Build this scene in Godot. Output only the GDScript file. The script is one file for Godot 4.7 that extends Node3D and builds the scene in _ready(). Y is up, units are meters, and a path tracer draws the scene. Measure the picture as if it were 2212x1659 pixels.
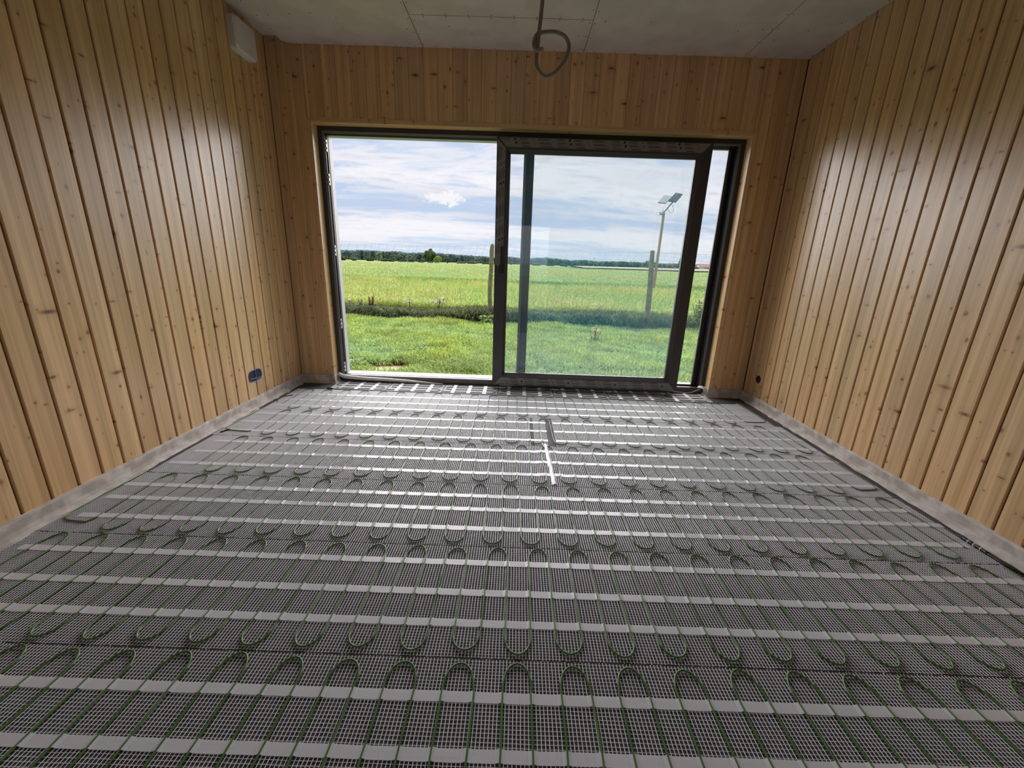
extends Node3D
# A timber-clad room with electric heating mats laid on its floor, looking out through a sliding glass door onto a field.
# y up, metres; the camera stands at x 0, z 0; the door wall is at z -3.8.

const EYE := 1.17
const XL := -2.0666      # face of the left wall
const XR := 2.1925       # face of the right wall
const ZB := -3.8042      # face of the door wall
const ZF := 2.6          # face of the wall behind the camera
const HC := 2.768        # underside of the ceiling boards
const OL := -1.7488      # door opening
const OR := 1.8661
const OT := 2.2319
const ZFR := -3.90       # room face of the door frame
const PITCH := 0.117     # width of a wall plank
const LOOP := 0.1675     # distance between cable loops
const GROUND := -0.12

var rng := RandomNumberGenerator.new()
var noise := FastNoiseLite.new()
var M := {}
var taken := {}


# ---------------------------------------------------------------- mesh building
class MB:
	var v := PackedVector3Array()
	var n := PackedVector3Array()
	var t := PackedVector2Array()
	var i := PackedInt32Array()

	func tri(a: Vector3, b: Vector3, c: Vector3, ua := Vector2.ZERO, ub := Vector2.ZERO, uc := Vector2.ZERO) -> void:
		var m := (b - a).cross(c - a).normalized()
		var k := v.size()
		v.append_array([a, b, c])
		n.append_array([m, m, m])
		t.append_array([ua, ub, uc])
		i.append_array([k, k + 2, k + 1])

	func quad(a: Vector3, b: Vector3, c: Vector3, d: Vector3, ua := Vector2.ZERO, ub := Vector2.RIGHT, uc := Vector2.ONE, ud := Vector2.DOWN) -> void:
		var m := (c - a).cross(d - b).normalized()
		var k := v.size()
		v.append_array([a, b, c, d])
		n.append_array([m, m, m, m])
		t.append_array([ua, ub, uc, ud])
		i.append_array([k, k + 2, k + 1, k, k + 3, k + 2])

	func box(lo: Vector3, hi: Vector3, bevel := 0.0) -> void:
		var bv := minf(bevel, 0.45 * minf(hi.x - lo.x, minf(hi.y - lo.y, hi.z - lo.z)))
		var c := (lo + hi) / 2.0
		var h := (hi - lo) / 2.0
		for ax in 3:
			for s in [-1.0, 1.0]:
				var a1 := (ax + 1) % 3
				var a2 := (ax + 2) % 3
				var p := []
				for q in [[-1, -1], [1, -1], [1, 1], [-1, 1]]:
					var w := Vector3.ZERO
					w[ax] = s * h[ax]
					w[a1] = q[0] * s * (h[a1] - bv)
					w[a2] = q[1] * (h[a2] - bv)
					p.append(c + w)
				quad(p[0], p[1], p[2], p[3])
		if bv <= 0.0:
			return
		for ax in 3:
			var a1 := (ax + 1) % 3
			var a2 := (ax + 2) % 3
			for s1 in [-1.0, 1.0]:
				for s2 in [-1.0, 1.0]:
					var p := []
					for q in [[-1, 0], [1, 0], [1, 1], [-1, 1]]:
						var w := Vector3.ZERO
						w[ax] = q[0] * (h[ax] - bv)
						w[a1] = s1 * (h[a1] - (bv if q[1] else 0.0))
						w[a2] = s2 * (h[a2] - (0.0 if q[1] else bv))
						p.append(c + w)
					if s1 * s2 > 0:
						quad(p[0], p[1], p[2], p[3])
					else:
						quad(p[3], p[2], p[1], p[0])
		for sx in [-1.0, 1.0]:
			for sy in [-1.0, 1.0]:
				for sz in [-1.0, 1.0]:
					var a := c + Vector3(sx * h.x, sy * (h.y - bv), sz * (h.z - bv))
					var b := c + Vector3(sx * (h.x - bv), sy * h.y, sz * (h.z - bv))
					var d := c + Vector3(sx * (h.x - bv), sy * (h.y - bv), sz * h.z)
					if sx * sy * sz > 0:
						tri(a, b, d)
					else:
						tri(a, d, b)

	# a round bar along a path; radius may be one number or one per point
	func tube(path: PackedVector3Array, radius, sides := 6, caps := true, vscale := 1.0) -> void:
		var k0 := v.size()
		var up := Vector3.UP
		var along := 0.0
		var count := path.size()
		for p in count:
			var dir := (path[mini(p + 1, count - 1)] - path[maxi(p - 1, 0)]).normalized()
			if p == 0:
				up = Vector3.UP if absf(dir.y) < 0.9 else Vector3.RIGHT
			else:
				along += path[p].distance_to(path[p - 1])
			up = (up - dir * up.dot(dir)).normalized()
			var side := dir.cross(up)
			var r: float = radius if radius is float else radius[p]
			for s in sides + 1:
				var a := TAU * s / sides
				var m := up * cos(a) + side * sin(a)
				v.append(path[p] + m * r)
				n.append(m)
				t.append(Vector2(float(s) / sides, along * vscale))
		for p in count - 1:
			for s in sides:
				var a := k0 + p * (sides + 1) + s
				var b := a + sides + 1
				i.append_array([a, b, a + 1, a + 1, b, b + 1])
		if caps:
			for e in 2:
				var p := 0 if e == 0 else count - 1
				var k := k0 + p * (sides + 1)
				for s in range(1, sides - 1):
					if e == 0:
						tri(v[k], v[k + s], v[k + s + 1])
					else:
						tri(v[k], v[k + s + 1], v[k + s])

	# outline in x and y (counter-clockwise), carried through a transform, thick along +z
	func slab(outline: PackedVector2Array, thick: float, at: Transform3D) -> void:
		var index := Geometry2D.triangulate_polygon(outline)
		for k in range(0, index.size(), 3):
			var a := outline[index[k]]
			var b := outline[index[k + 1]]
			var c := outline[index[k + 2]]
			if (b - a).cross(c - a) < 0:
				var w := b
				b = c
				c = w
			tri(at * Vector3(a.x, a.y, thick), at * Vector3(b.x, b.y, thick), at * Vector3(c.x, c.y, thick), a, b, c)
			tri(at * Vector3(a.x, a.y, 0), at * Vector3(c.x, c.y, 0), at * Vector3(b.x, b.y, 0), a, c, b)
		for k in outline.size():
			var a := outline[k]
			var b := outline[(k + 1) % outline.size()]
			quad(at * Vector3(a.x, a.y, 0), at * Vector3(b.x, b.y, 0), at * Vector3(b.x, b.y, thick), at * Vector3(a.x, a.y, thick))

	# a sphere pushed in and out by noise
	func blob(at: Vector3, size: Vector3, ns: FastNoiseLite, rough: float, freq: float, rings := 9, segs := 12) -> void:
		var k0 := v.size()
		for r in rings + 1:
			var th := PI * r / rings
			for s in segs + 1:
				var ph := TAU * s / segs
				var d := Vector3(sin(th) * cos(ph), cos(th), sin(th) * sin(ph))
				var q := 1.0 + rough * ns.get_noise_3dv((d * freq + at) * 90.0)
				v.append(at + d * size * q)
				n.append((d / size).normalized())
				t.append(Vector2(float(s) / segs, float(r) / rings))
		for r in rings:
			for s in segs:
				var a := k0 + r * (segs + 1) + s
				var b := a + segs + 1
				i.append_array([a, b, a + 1, a + 1, b, b + 1])

	func mesh() -> ArrayMesh:
		var a := []
		a.resize(Mesh.ARRAY_MAX)
		a[Mesh.ARRAY_VERTEX] = v
		a[Mesh.ARRAY_NORMAL] = n
		a[Mesh.ARRAY_TEX_UV] = t
		a[Mesh.ARRAY_INDEX] = i
		var m := ArrayMesh.new()
		m.add_surface_from_arrays(Mesh.PRIMITIVE_TRIANGLES, a)
		return m


# ---------------------------------------------------------------- naming
func numbered(called: String, parent: Node) -> String:
	var key := str(parent.get_instance_id()) + called
	var k: int = taken.get(key, -1) + 1
	taken[key] = k
	return called if k == 0 else "%s_%03d" % [called, k]


func thing(called: String, label: String, category: String, at := Vector3.ZERO, group := "") -> Node3D:
	var o := Node3D.new()
	o.name = numbered(called, self)
	add_child(o, true)
	o.position = at
	return tag(o, label, category, group)


func tag(o: Node3D, label: String, category: String, group := "", kind := "") -> Node3D:
	o.set_meta("label", label)
	o.set_meta("category", category)
	if group:
		o.set_meta("group", group)
	if kind:
		o.set_meta("kind", kind)
	return o


func put(called: String, b, m: Material, parent: Node3D = self, label := "", kind := "") -> MeshInstance3D:
	var o := MeshInstance3D.new()
	o.name = numbered(called, parent)
	o.mesh = b.mesh() if b is MB else b
	o.material_override = m
	parent.add_child(o, true)
	if label:
		o.set_meta("label", label)
	if kind:
		o.set_meta("kind", kind)
	return o


func bx(lo: Vector3, hi: Vector3, bevel := 0.0) -> MB:
	var b := MB.new()
	b.box(lo, hi, bevel)
	return b


func bar(path: Array, r: float, sides := 8) -> MB:
	var b := MB.new()
	b.tube(PackedVector3Array(path), r, sides)
	return b


func smooth_path(points: Array, step: float) -> PackedVector3Array:
	var c := Curve3D.new()
	for k in points.size():
		var before: Vector3 = points[maxi(k - 1, 0)]
		var after: Vector3 = points[mini(k + 1, points.size() - 1)]
		var tan := (after - before) / 6.0
		c.add_point(points[k], -tan, tan)
	c.bake_interval = step
	return c.get_baked_points()


# ---------------------------------------------------------------- materials
func plain(c: Color, rough := 0.8, metal := 0.0, spec := 0.5) -> StandardMaterial3D:
	var m := StandardMaterial3D.new()
	m.albedo_color = c
	m.roughness = rough
	m.metallic = metal
	m.metallic_specular = spec
	return m


func mottled(a: Color, b: Color, freq: float, scale: float, rough: float, seed_ := 3, spec := 0.5) -> StandardMaterial3D:
	var f := FastNoiseLite.new()
	f.seed = seed_
	f.frequency = freq
	f.fractal_octaves = 5
	var im := f.get_seamless_image(256, 256)
	im.convert(Image.FORMAT_RGB8)
	for y in 256:
		for x in 256:
			var g := im.get_pixel(x, y).r
			im.set_pixel(x, y, a.lerp(b, clampf((g - 0.3) / 0.4, 0, 1)))
	var m := plain(Color.WHITE, rough, 0.0, spec)
	m.albedo_texture = ImageTexture.create_from_image(im)
	m.uv1_triplanar = true
	m.uv1_world_triplanar = true
	m.uv1_scale = Vector3.ONE * scale
	return m


# fades the last rows of an image into its first, so that it repeats upwards
func seamless_rows(im: Image) -> Image:
	var h := im.get_height()
	var n := 8
	for q in n:
		var a := (q + 1.0) / (n + 1.0)
		for x in im.get_width():
			var y := h - n + q
			im.set_pixel(x, y, im.get_pixel(x, y).lerp(im.get_pixel(x, n - q), a))
	return im


# sixteen spruce boards side by side, 2.8 m long: grain lines, sapwood streaks and knots
func spruce_texture() -> ImageTexture:
	var w := 2048
	var h := 1536
	var f := FastNoiseLite.new()
	f.seed = 5
	f.frequency = 0.05
	f.fractal_octaves = 3
	var fine := seamless_rows(f.get_image(w, 40))
	fine.resize(w, h, Image.INTERPOLATE_CUBIC)
	f.seed = 9
	f.frequency = 0.012
	var broad := seamless_rows(f.get_image(w, 60))
	broad.resize(w, h, Image.INTERPOLATE_CUBIC)
	var fd := fine.get_data()
	var bd := broad.get_data()
	var r := RandomNumberGenerator.new()
	r.seed = 77
	var px := PackedByteArray()
	px.resize(w * h * 3)
	var light := PackedFloat32Array()
	var tone: Array[Color] = []
	for k in 16:
		var warm := r.randf_range(-1.0, 1.0)
		var val := r.randf_range(0.95, 1.05)
		tone.append(Color(210 * val, (174 - 3.0 * warm) * val, (128 - 6 * warm) * val))
	for y in h:
		var row := y * w
		for k in 16:
			var c := tone[k]
			for q in 128:
				var at := row + k * 128 + q
				var s := 1.0 + (fd[at] - 128) * 0.0006 + (bd[at] - 128) * 0.0007
				var o := at * 3
				px[o] = int(minf(255, c.r * s))
				px[o + 1] = int(minf(255, c.g * (s * 1.15 - 0.15)))
				px[o + 2] = int(minf(255, c.b * (s * 1.35 - 0.35)))
	for k in 16:
		for j in r.randi_range(12, 24):
			var kx := k * 128.0 + r.randf_range(8, 120)
			var ky := r.randf_range(20, h - 20)
			var size := r.randf_range(2.2, 4.6) if r.randf() < 0.66 else r.randf_range(4.6, 9.5)
			var spike := r.randf() < 0.22
			var rx := size * (r.randf_range(2.2, 4.5) if spike else r.randf_range(0.8, 1.3))
			var ry := size * (0.55 if spike else r.randf_range(0.5, 0.75))
			var deep := r.randf_range(0.35, 0.85)
			var halo := 2.6
			for y in range(maxi(0, int(ky - ry * halo * 2.0)), mini(h, int(ky + ry * halo * 2.0) + 1)):
				for x in range(maxi(k * 128, int(kx - rx * halo)), mini(k * 128 + 128, int(kx + rx * halo) + 1)):
					var dx := (x - kx) / rx
					var dy := (y - ky) / ry
					var d := sqrt(dx * dx + dy * dy)
					var d2 := sqrt(dx * dx + dy * dy * 0.25)
					var dark := clampf(1.25 - d, 0, 1) * deep
					var ring := clampf(1.0 - absf(d - 1.15) * 2.5, 0, 1) * 0.25 * deep
					var warm := clampf(1.0 - d2 / halo, 0, 1) * 0.16
					var o := (y * w + x) * 3
					px[o] = int(px[o] * (1.0 - 0.62 * dark - 0.4 * ring - 0.35 * warm))
					px[o + 1] = int(px[o + 1] * (1.0 - 0.76 * dark - 0.55 * ring - 0.6 * warm))
					px[o + 2] = int(px[o + 2] * (1.0 - 0.82 * dark - 0.7 * ring - 0.8 * warm))
	return ImageTexture.create_from_image(Image.create_from_data(w, h, false, Image.FORMAT_RGB8, px))


func make_materials() -> void:
	M.wood = plain(Color(1, 1, 1), 0.33, 0.0, 0.68)
	M.wood.albedo_texture = spruce_texture()
	M.batten = plain(Color(0.42, 0.29, 0.17), 0.8)
	M.board = mottled(Color(0.80, 0.775, 0.75), Color(0.835, 0.81, 0.785), 0.02, 0.7, 0.85, 4)
	M.screw = plain(Color(0.12, 0.11, 0.10), 0.6)
	M.plinth = mottled(Color(0.68, 0.64, 0.61), Color(0.82, 0.79, 0.765), 0.02, 1.6, 0.75, 11)
	M.screed = mottled(Color(0.25, 0.24, 0.255), Color(0.30, 0.29, 0.305), 0.03, 2.0, 0.85, 12)
	M.thread = plain(Color(0.92, 0.92, 0.94), 0.27, 0.0, 1.0)
	M.tape = plain(Color(0.93, 0.94, 0.97, 0.66), 0.27, 0.0, 1.0)
	M.tape.transparency = BaseMaterial3D.TRANSPARENCY_ALPHA
	M.cable = plain(Color(0.27, 0.42, 0.19), 0.38)
	M.dark_cable = plain(Color(0.21, 0.29, 0.17), 0.45)
	M.black = plain(Color(0.035, 0.035, 0.04), 0.4)
	M.frame = plain(Color(0.215, 0.205, 0.205), 0.42)
	M.frame_light = plain(Color(0.36, 0.34, 0.335), 0.45)
	M.sash = plain(Color(0.255, 0.25, 0.255), 0.42)
	M.film = plain(Color(0.52, 0.51, 0.50), 0.36)
	M.film_print = plain(Color(0.10, 0.10, 0.10), 0.5)
	M.film_fine = plain(Color(0.25, 0.245, 0.24), 0.5)
	M.gasket = plain(Color(0.03, 0.03, 0.035), 0.5)
	M.white_reveal = plain(Color(0.74, 0.74, 0.76), 0.5)
	M.steel = plain(Color(0.86, 0.86, 0.86), 0.35, 0.3)
	M.pane = plain(Color(0.10, 0.30, 0.31, 0.025), 0.02)
	M.pane.backlight_enabled = true
	M.pane.backlight = Color(0.04, 0.125, 0.145)
	M.pane.transparency = BaseMaterial3D.TRANSPARENCY_ALPHA
	M.foam = plain(Color(0.84, 0.83, 0.81), 0.7)
	M.grey_cable = plain(Color(0.62, 0.60, 0.57), 0.5)
	M.vent = plain(Color(0.86, 0.85, 0.85), 0.45)
	M.conduit = plain(Color(0.60, 0.585, 0.56), 0.4)
	M.blue = plain(Color(0.16, 0.33, 0.62), 0.4)
	M.hole = plain(Color(0.06, 0.03, 0.02), 0.8)
	M.leaf = plain(Color.WHITE, 0.6, 0.0, 0.3)
	M.leaf.vertex_color_use_as_albedo = true
	M.leaf.backlight_enabled = true
	M.leaf.backlight = Color(0.78, 0.80, 0.62)
	M.soil = mottled(Color(0.25, 0.24, 0.15), Color(0.36, 0.36, 0.22), 0.03, 0.35, 0.95, 21)
	M.meadow = mottled(Color(0.36, 0.43, 0.19), Color(0.45, 0.51, 0.24), 0.03, 0.05, 0.95, 22)
	M.stubble = mottled(Color(0.50, 0.45, 0.33), Color(0.56, 0.51, 0.38), 0.03, 0.08, 0.95, 23)
	M.sand = mottled(Color(0.66, 0.57, 0.46), Color(0.80, 0.72, 0.60), 0.05, 2.5, 0.95, 24)
	M.post = mottled(Color(0.47, 0.44, 0.33), Color(0.60, 0.56, 0.42), 0.012, 2.0, 0.85, 25)
	M.pole = plain(Color(0.66, 0.56, 0.48), 0.7)
	M.wire = plain(Color(0.60, 0.62, 0.63), 0.5, 0.2)
	M.zinc = plain(Color(0.62, 0.64, 0.66), 0.35, 0.5)
	M.panel = plain(Color(0.30, 0.33, 0.34), 0.25)
	M.far_wood = plain(Color(0.20, 0.29, 0.24), 0.9)
	M.render = plain(Color(0.85, 0.83, 0.78), 0.8)
	M.roof = plain(Color(0.60, 0.36, 0.27), 0.8)
	M.bark = plain(Color(0.35, 0.29, 0.22), 0.9)


# ---------------------------------------------------------------- sky: a broken layer of high cloud
func sky_texture() -> ImageTexture:
	var w := 4096
	var h := 2048
	var a := FastNoiseLite.new()
	a.seed = 31
	a.frequency = 0.35
	a.fractal_octaves = 5
	var b := FastNoiseLite.new()
	b.seed = 47
	b.frequency = 1.1
	b.fractal_octaves = 5
	var d := FastNoiseLite.new()
	d.seed = 63
	d.frequency = 3.0
	d.fractal_octaves = 5
	d.fractal_gain = 0.6
	var im := Image.create(w, h, false, Image.FORMAT_RGBF)
	im.fill(Color(0.42, 0.45, 0.40))
	var puff := Vector3(-0.170, 0.131, -0.977).normalized()
	var y := 0
	while y < h / 2:
		var low := y >= h / 2 - 272        # lower sky in finer steps than the zenith
		var fine := 1 if low else 4
		var x := 0
		while x < w:
			var step := fine if (x < 340 or x >= w - 340) else 4
			if step == 4 and y % 4 != 0:
				x += 4
				continue
			var el := PI / 2 - PI * (y + 0.5 * step) / h
			var dy := sin(el)
			var out := cos(el) / (dy + 0.10)
			var az := TAU * (x + 0.5 * step) / w
			var sx := sin(az)
			var cz := cos(az)
			var px := sx * out
			var pz := -cz * out
			var n1 := a.get_noise_2d(px * 0.55 + pz * 0.10, pz * 1.5)
			var n2 := b.get_noise_2d(px * 0.5, pz * 1.6 + px * 0.12)
			var n3 := d.get_noise_2d(px * 0.7 + n1, pz * 1.3 + px * 0.25)
			var deg := rad_to_deg(el)
			var cover := clampf(0.26 + deg * 0.034, 0.0, 0.86) + n1 * 1.0 + n2 * 0.75 + n3 * 0.65
			if deg < 6.0:
				cover += 0.45 * exp(-pow((deg - 3.8) / 1.2, 2.0))
			cover = smoothstep(0.0, 1.0, clampf(cover, 0.0, 1.0))
			var blue := Color(0.54, 0.655, 0.86).lerp(Color(0.66, 0.78, 0.92), clampf(1.0 - deg / 5.0, 0, 1))
			var c := blue.lerp(Color(0.94, 0.93, 0.98), cover)
			var dark := clampf(n2 * 1.4 + n3 * 1.3 - 0.02, 0, 1) * clampf(deg / 8.0, 0, 1) * 0.6
			c = c.lerp(Color(0.58, 0.60, 0.72), dark)
			var dir := Vector3(sx * cos(el), dy, -cz * cos(el))
			var off := dir - puff
			if off.length_squared() < 0.006:
				var shape := 1.0 - pow(off.x / 0.046, 2.0) - pow((off.y - 0.002) / (0.013 + 0.004 * sin(off.x * 90.0)), 2.0)
				shape += b.get_noise_2d(off.x * 70.0, off.y * 90.0) * 1.1
				c = c.lerp(Color(0.97, 0.96, 0.98), clampf(shape * 2.2, 0, 1) * 0.85)
			if step == 1:
				im.set_pixel(x, y, c)
			else:
				im.fill_rect(Rect2i(x, y, 4, 4), c)
			x += step
		y += fine
	return ImageTexture.create_from_image(im)


func _ready() -> void:
	rng.seed = 12
	noise.seed = 8
	noise.frequency = 0.02
	noise.fractal_octaves = 3

	var cam := Camera3D.new()
	cam.name = "camera"
	cam.position = Vector3(0, EYE, 0)
	cam.basis = Basis.from_euler(Vector3(-0.2855, 0.0071, 0.0346))
	cam.fov = rad_to_deg(2.0 * atan(829.5 / 885.16))
	cam.near = 0.05
	cam.far = 2000.0
	add_child(cam)

	var world := WorldEnvironment.new()
	world.name = "environment"
	var e := Environment.new()
	e.background_mode = Environment.BG_SKY
	e.sky = Sky.new()
	var pano := PanoramaSkyMaterial.new()
	pano.panorama = sky_texture()
	e.sky.sky_material = pano
	e.tonemap_mode = Environment.TONE_MAPPER_LINEAR
	e.tonemap_exposure = 1.0
	e.sdfgi_enabled = true
	e.ssao_enabled = true
	e.ssil_enabled = true
	world.environment = e
	add_child(world)

	# the sun stands behind the cloud ahead, so its light comes from a wide patch of it
	var sun := DirectionalLight3D.new()
	sun.name = "sun"
	sun.light_color = Color(1.0, 0.98, 0.98)
	sun.light_energy = 3.5
	sun.light_angular_distance = 90.0
	sun.shadow_enabled = true
	sun.sky_mode = DirectionalLight3D.SKY_MODE_LIGHT_ONLY
	add_child(sun)
	sun.look_at_from_position(Vector3(-1.5, 8.6, -14), Vector3.ZERO)

	make_materials()
	build_room()
	build_door()
	build_mats()
	build_fittings()
	build_outside()


# ---------------------------------------------------------------- room
# one tongue-and-groove board standing on y0; "across" runs along the wall, the face looks along across x up
func plank(o: Vector3, across: Vector3, w: float, y0: float, y1: float, groove: float, cham: float, deep: float) -> MB:
	var b := MB.new()
	var nn := across.cross(Vector3.UP)
	var prof := [Vector2(0, -deep), Vector2(groove, -deep), Vector2(groove, -cham), Vector2(groove + cham, 0), Vector2(w - cham, 0), Vector2(w, -cham), Vector2(w, -deep)]
	var col := rng.randi_range(0, 15)
	var off := rng.randf()
	var flip := 1.0 if rng.randf() < 0.5 else -1.0
	for k in prof.size() - 1:
		var p: Vector2 = prof[k]
		var q: Vector2 = prof[k + 1]
		var a := o + across * p.x + nn * p.y
		var c := o + across * q.x + nn * q.y
		var u0 := (col + 0.03 + 0.94 * p.x / PITCH) / 16.0
		var u1 := (col + 0.03 + 0.94 * q.x / PITCH) / 16.0
		var v0 := flip * y0 / 2.8 + off
		var v1 := flip * y1 / 2.8 + off
		b.quad(Vector3(a.x, y0, a.z), Vector3(c.x, y0, c.z), Vector3(c.x, y1, c.z), Vector3(a.x, y1, a.z), Vector2(u0, v0), Vector2(u1, v0), Vector2(u1, v1), Vector2(u0, v1))
	return b


func build_room() -> void:
	var fl := put("floor", bx(Vector3(XL - 0.2, -0.12, -4.06), Vector3(XR + 0.2, 0, ZF + 0.2)), M.screed)
	tag(fl, "dark grey bare floor showing in the gaps round the heating mats", "floor", "", "structure")

	var wl := put("wall_left", bx(Vector3(XL - 0.2, 0, -4.06), Vector3(XL - 0.012, 3.0, ZF + 0.2)), M.batten)
	tag(wl, "left wall clad in upright varnished spruce boards with dark grooves", "wall", "", "structure")
	var k := -18
	while true:
		var z0 := -1.712 + k * PITCH + 0.0035
		if z0 - PITCH > ZF:
			break
		var z1 := minf(z0, ZF)
		var w := minf(PITCH, z1 - ZB)
		if w > 0.02:
			put("plank", plank(Vector3(XL, 0, z1), Vector3(0, 0, -1), w, 0.03, 2.83, 0.0085, 0.004, 0.012), M.wood, wl)
		k += 1

	var wr := put("wall_right", bx(Vector3(XR + 0.012, 0, -4.06), Vector3(XR + 0.2, 3.0, ZF + 0.2)), M.batten)
	tag(wr, "right wall clad in upright varnished spruce boards with dark grooves", "wall", "", "structure")
	k = -2
	while true:
		var z0 := -3.643 + k * PITCH * 1.006
		if z0 > ZF:
			break
		var z1 := maxf(z0, ZB)
		var w := PITCH * 1.006 - (z1 - z0)
		if w > 0.02:
			put("plank", plank(Vector3(XR, 0, z1), Vector3(0, 0, 1), minf(w, ZF - z1 + 0.01), 0.03, 2.83, 0.0085, 0.004, 0.012), M.wood, wr)
		k += 1

	var bk := MB.new()
	bk.box(Vector3(XL - 0.01, 0, -4.06), Vector3(OL - 0.033, 3.0, ZB - 0.009))
	bk.box(Vector3(OR + 0.033, 0, -4.06), Vector3(XR + 0.01, 3.0, ZB - 0.009))
	bk.box(Vector3(OL - 0.033, OT + 0.033, -4.06), Vector3(OR + 0.033, 3.0, ZB - 0.009))
	var wb := put("wall_back", bk, M.batten)
	tag(wb, "end wall of close-fitted upright spruce boards round the glass door", "wall", "", "structure")
	k = -18
	while true:
		var x0 := -0.0025 + k * 0.1166
		if x0 > XR:
			break
		var a := maxf(x0, XL)
		var c := minf(x0 + 0.1166, XR)
		k += 1
		if c - a < 0.015:
			continue
		# boards beside the opening reach the floor, boards over it stop at the lining
		var cuts := [a]
		for edge in [OL - 0.033, OR + 0.033]:
			if edge > a + 0.004 and edge < c - 0.004:
				cuts.append(edge)
		cuts.append(c)
		for q in cuts.size() - 1:
			var mid: float = (cuts[q] + cuts[q + 1]) / 2.0
			var over := mid > OL - 0.033 and mid < OR + 0.033
			put("plank", plank(Vector3(cuts[q], 0, ZB), Vector3(1, 0, 0), cuts[q + 1] - cuts[q], OT + 0.032 if over else 0.03, 2.83, 0.0020, 0.0020, 0.008), M.wood, wb)

	# the wall behind the camera, with an open doorway
	var fr := MB.new()
	fr.box(Vector3(XL - 0.2, 0, ZF), Vector3(-1.8, 3.0, ZF + 0.2))
	fr.box(Vector3(0.7, 0, ZF), Vector3(XR + 0.2, 3.0, ZF + 0.2))
	fr.box(Vector3(-1.8, 2.05, ZF), Vector3(0.7, 3.0, ZF + 0.2))
	var wf := put("wall_front", fr, M.batten)
	tag(wf, "wall behind the camera with an open doorway to the open air", "wall", "", "structure")

	# ceiling: an upper layer of board and, hung 5 cm lower, the boards one sees
	var ce := put("ceiling", bx(Vector3(XL - 0.2, HC + 0.05, -4.06), Vector3(XR + 0.2, HC + 0.3, ZF + 0.2)), M.board)
	tag(ce, "grey-white plasterboard ceiling with open joints and screw heads", "ceiling", "", "structure")
	var g := 0.003
	var xs := [-1.908, -0.811, 0.441, 1.686, XR]
	var turn := Transform3D(Basis(Vector3.RIGHT, Vector3(0, 0, 1), Vector3(0, -1, 0)), Vector3(0, HC + 0.0125, 0))
	for q in 4:
		var cross := [-3.36, -1.36, 0.64] if q == 1 else ([-2.36, -0.36, 1.64] if q != 3 else [-1.8, 0.2, 2.2])
		var za := ZB + 0.002
		cross.append(ZF)
		for zc in cross:
			var x0: float = xs[q] + (0.0 if q == 0 else g)
			var x1: float = xs[q + 1] - g
			var out := PackedVector2Array()
			if q == 0 and za < ZB + 0.01:
				for s in 7:
					var ang := PI + PI / 2 * s / 6.0
					out.append(Vector2(x0 + 0.09 + 0.09 * cos(ang), za + 0.05 + 0.05 * sin(ang)))
			else:
				out.append(Vector2(x0, za))
			out.append_array([Vector2(x1, za), Vector2(x1, zc - g), Vector2(x0, zc - g)])
			var s := MB.new()
			s.slab(out, 0.0125, turn)
			put("plasterboard", s, M.board, ce)
			za = zc + g
	# packing strips that carry the lower boards
	var pk := MB.new()
	for x in [-1.86, -0.811, 0.441, 1.686, 2.16]:
		pk.box(Vector3(x - 0.03, HC + 0.0125, ZB + 0.05), Vector3(x + 0.03, HC + 0.05, ZF))
	put("batten", pk, M.board, ce)
	var sc := MB.new()
	for x in xs:
		var z := ZB + 0.05
		while z < -1.5:
			for s in [-0.018, 0.018]:
				if x + s > -1.91 and x + s < XR - 0.01:
					screw(sc, Vector3(x + s, HC, z + rng.randf_range(-0.02, 0.02)))
			z += 0.17
	var x := -1.8
	while x < 2.1:
		screw(sc, Vector3(x, HC, ZB + 0.018 + rng.randf_range(-0.004, 0.004)))
		for z in [-3.375, -3.345]:
			if x > -0.8 and x < 0.43:
				screw(sc, Vector3(x, HC, z))
		if rng.randf() < 0.75:
			screw(sc, Vector3(x, HC, ZB + rng.randf_range(0.2, 0.5)))
		x += 0.155
	put("screw_heads", sc, M.screw, ce, "", "stuff")

	build_baseboards()

	# wooden lining of the door opening, mitred at the top corners
	var zb := ZB + 0.003
	var lt := MB.new()
	lining(lt, [Vector3(OL - 0.033, 0.06, 0), Vector3(OL, 0.06, 0), Vector3(OL, OT, 0), Vector3(OL - 0.033, OT + 0.033, 0)], zb, ZFR, 3)
	tag(put("trim_1", lt, M.wood), "wooden lining board on the left side of the door opening", "trim", "", "structure")
	lt = MB.new()
	lining(lt, [Vector3(OR, 0.06, 0), Vector3(OR + 0.033, 0.06, 0), Vector3(OR + 0.033, OT + 0.033, 0), Vector3(OR, OT, 0)], zb, ZFR, 7)
	tag(put("trim_2", lt, M.wood), "wooden lining board on the right side of the door opening", "trim", "", "structure")
	lt = MB.new()
	lining(lt, [Vector3(OL, OT, 0), Vector3(OR, OT, 0), Vector3(OR + 0.033, OT + 0.033, 0), Vector3(OL - 0.033, OT + 0.033, 0)], zb, ZFR, 10)
	tag(put("trim_3", lt, M.wood), "wooden lining board over the top of the door opening", "trim", "", "structure")


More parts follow.
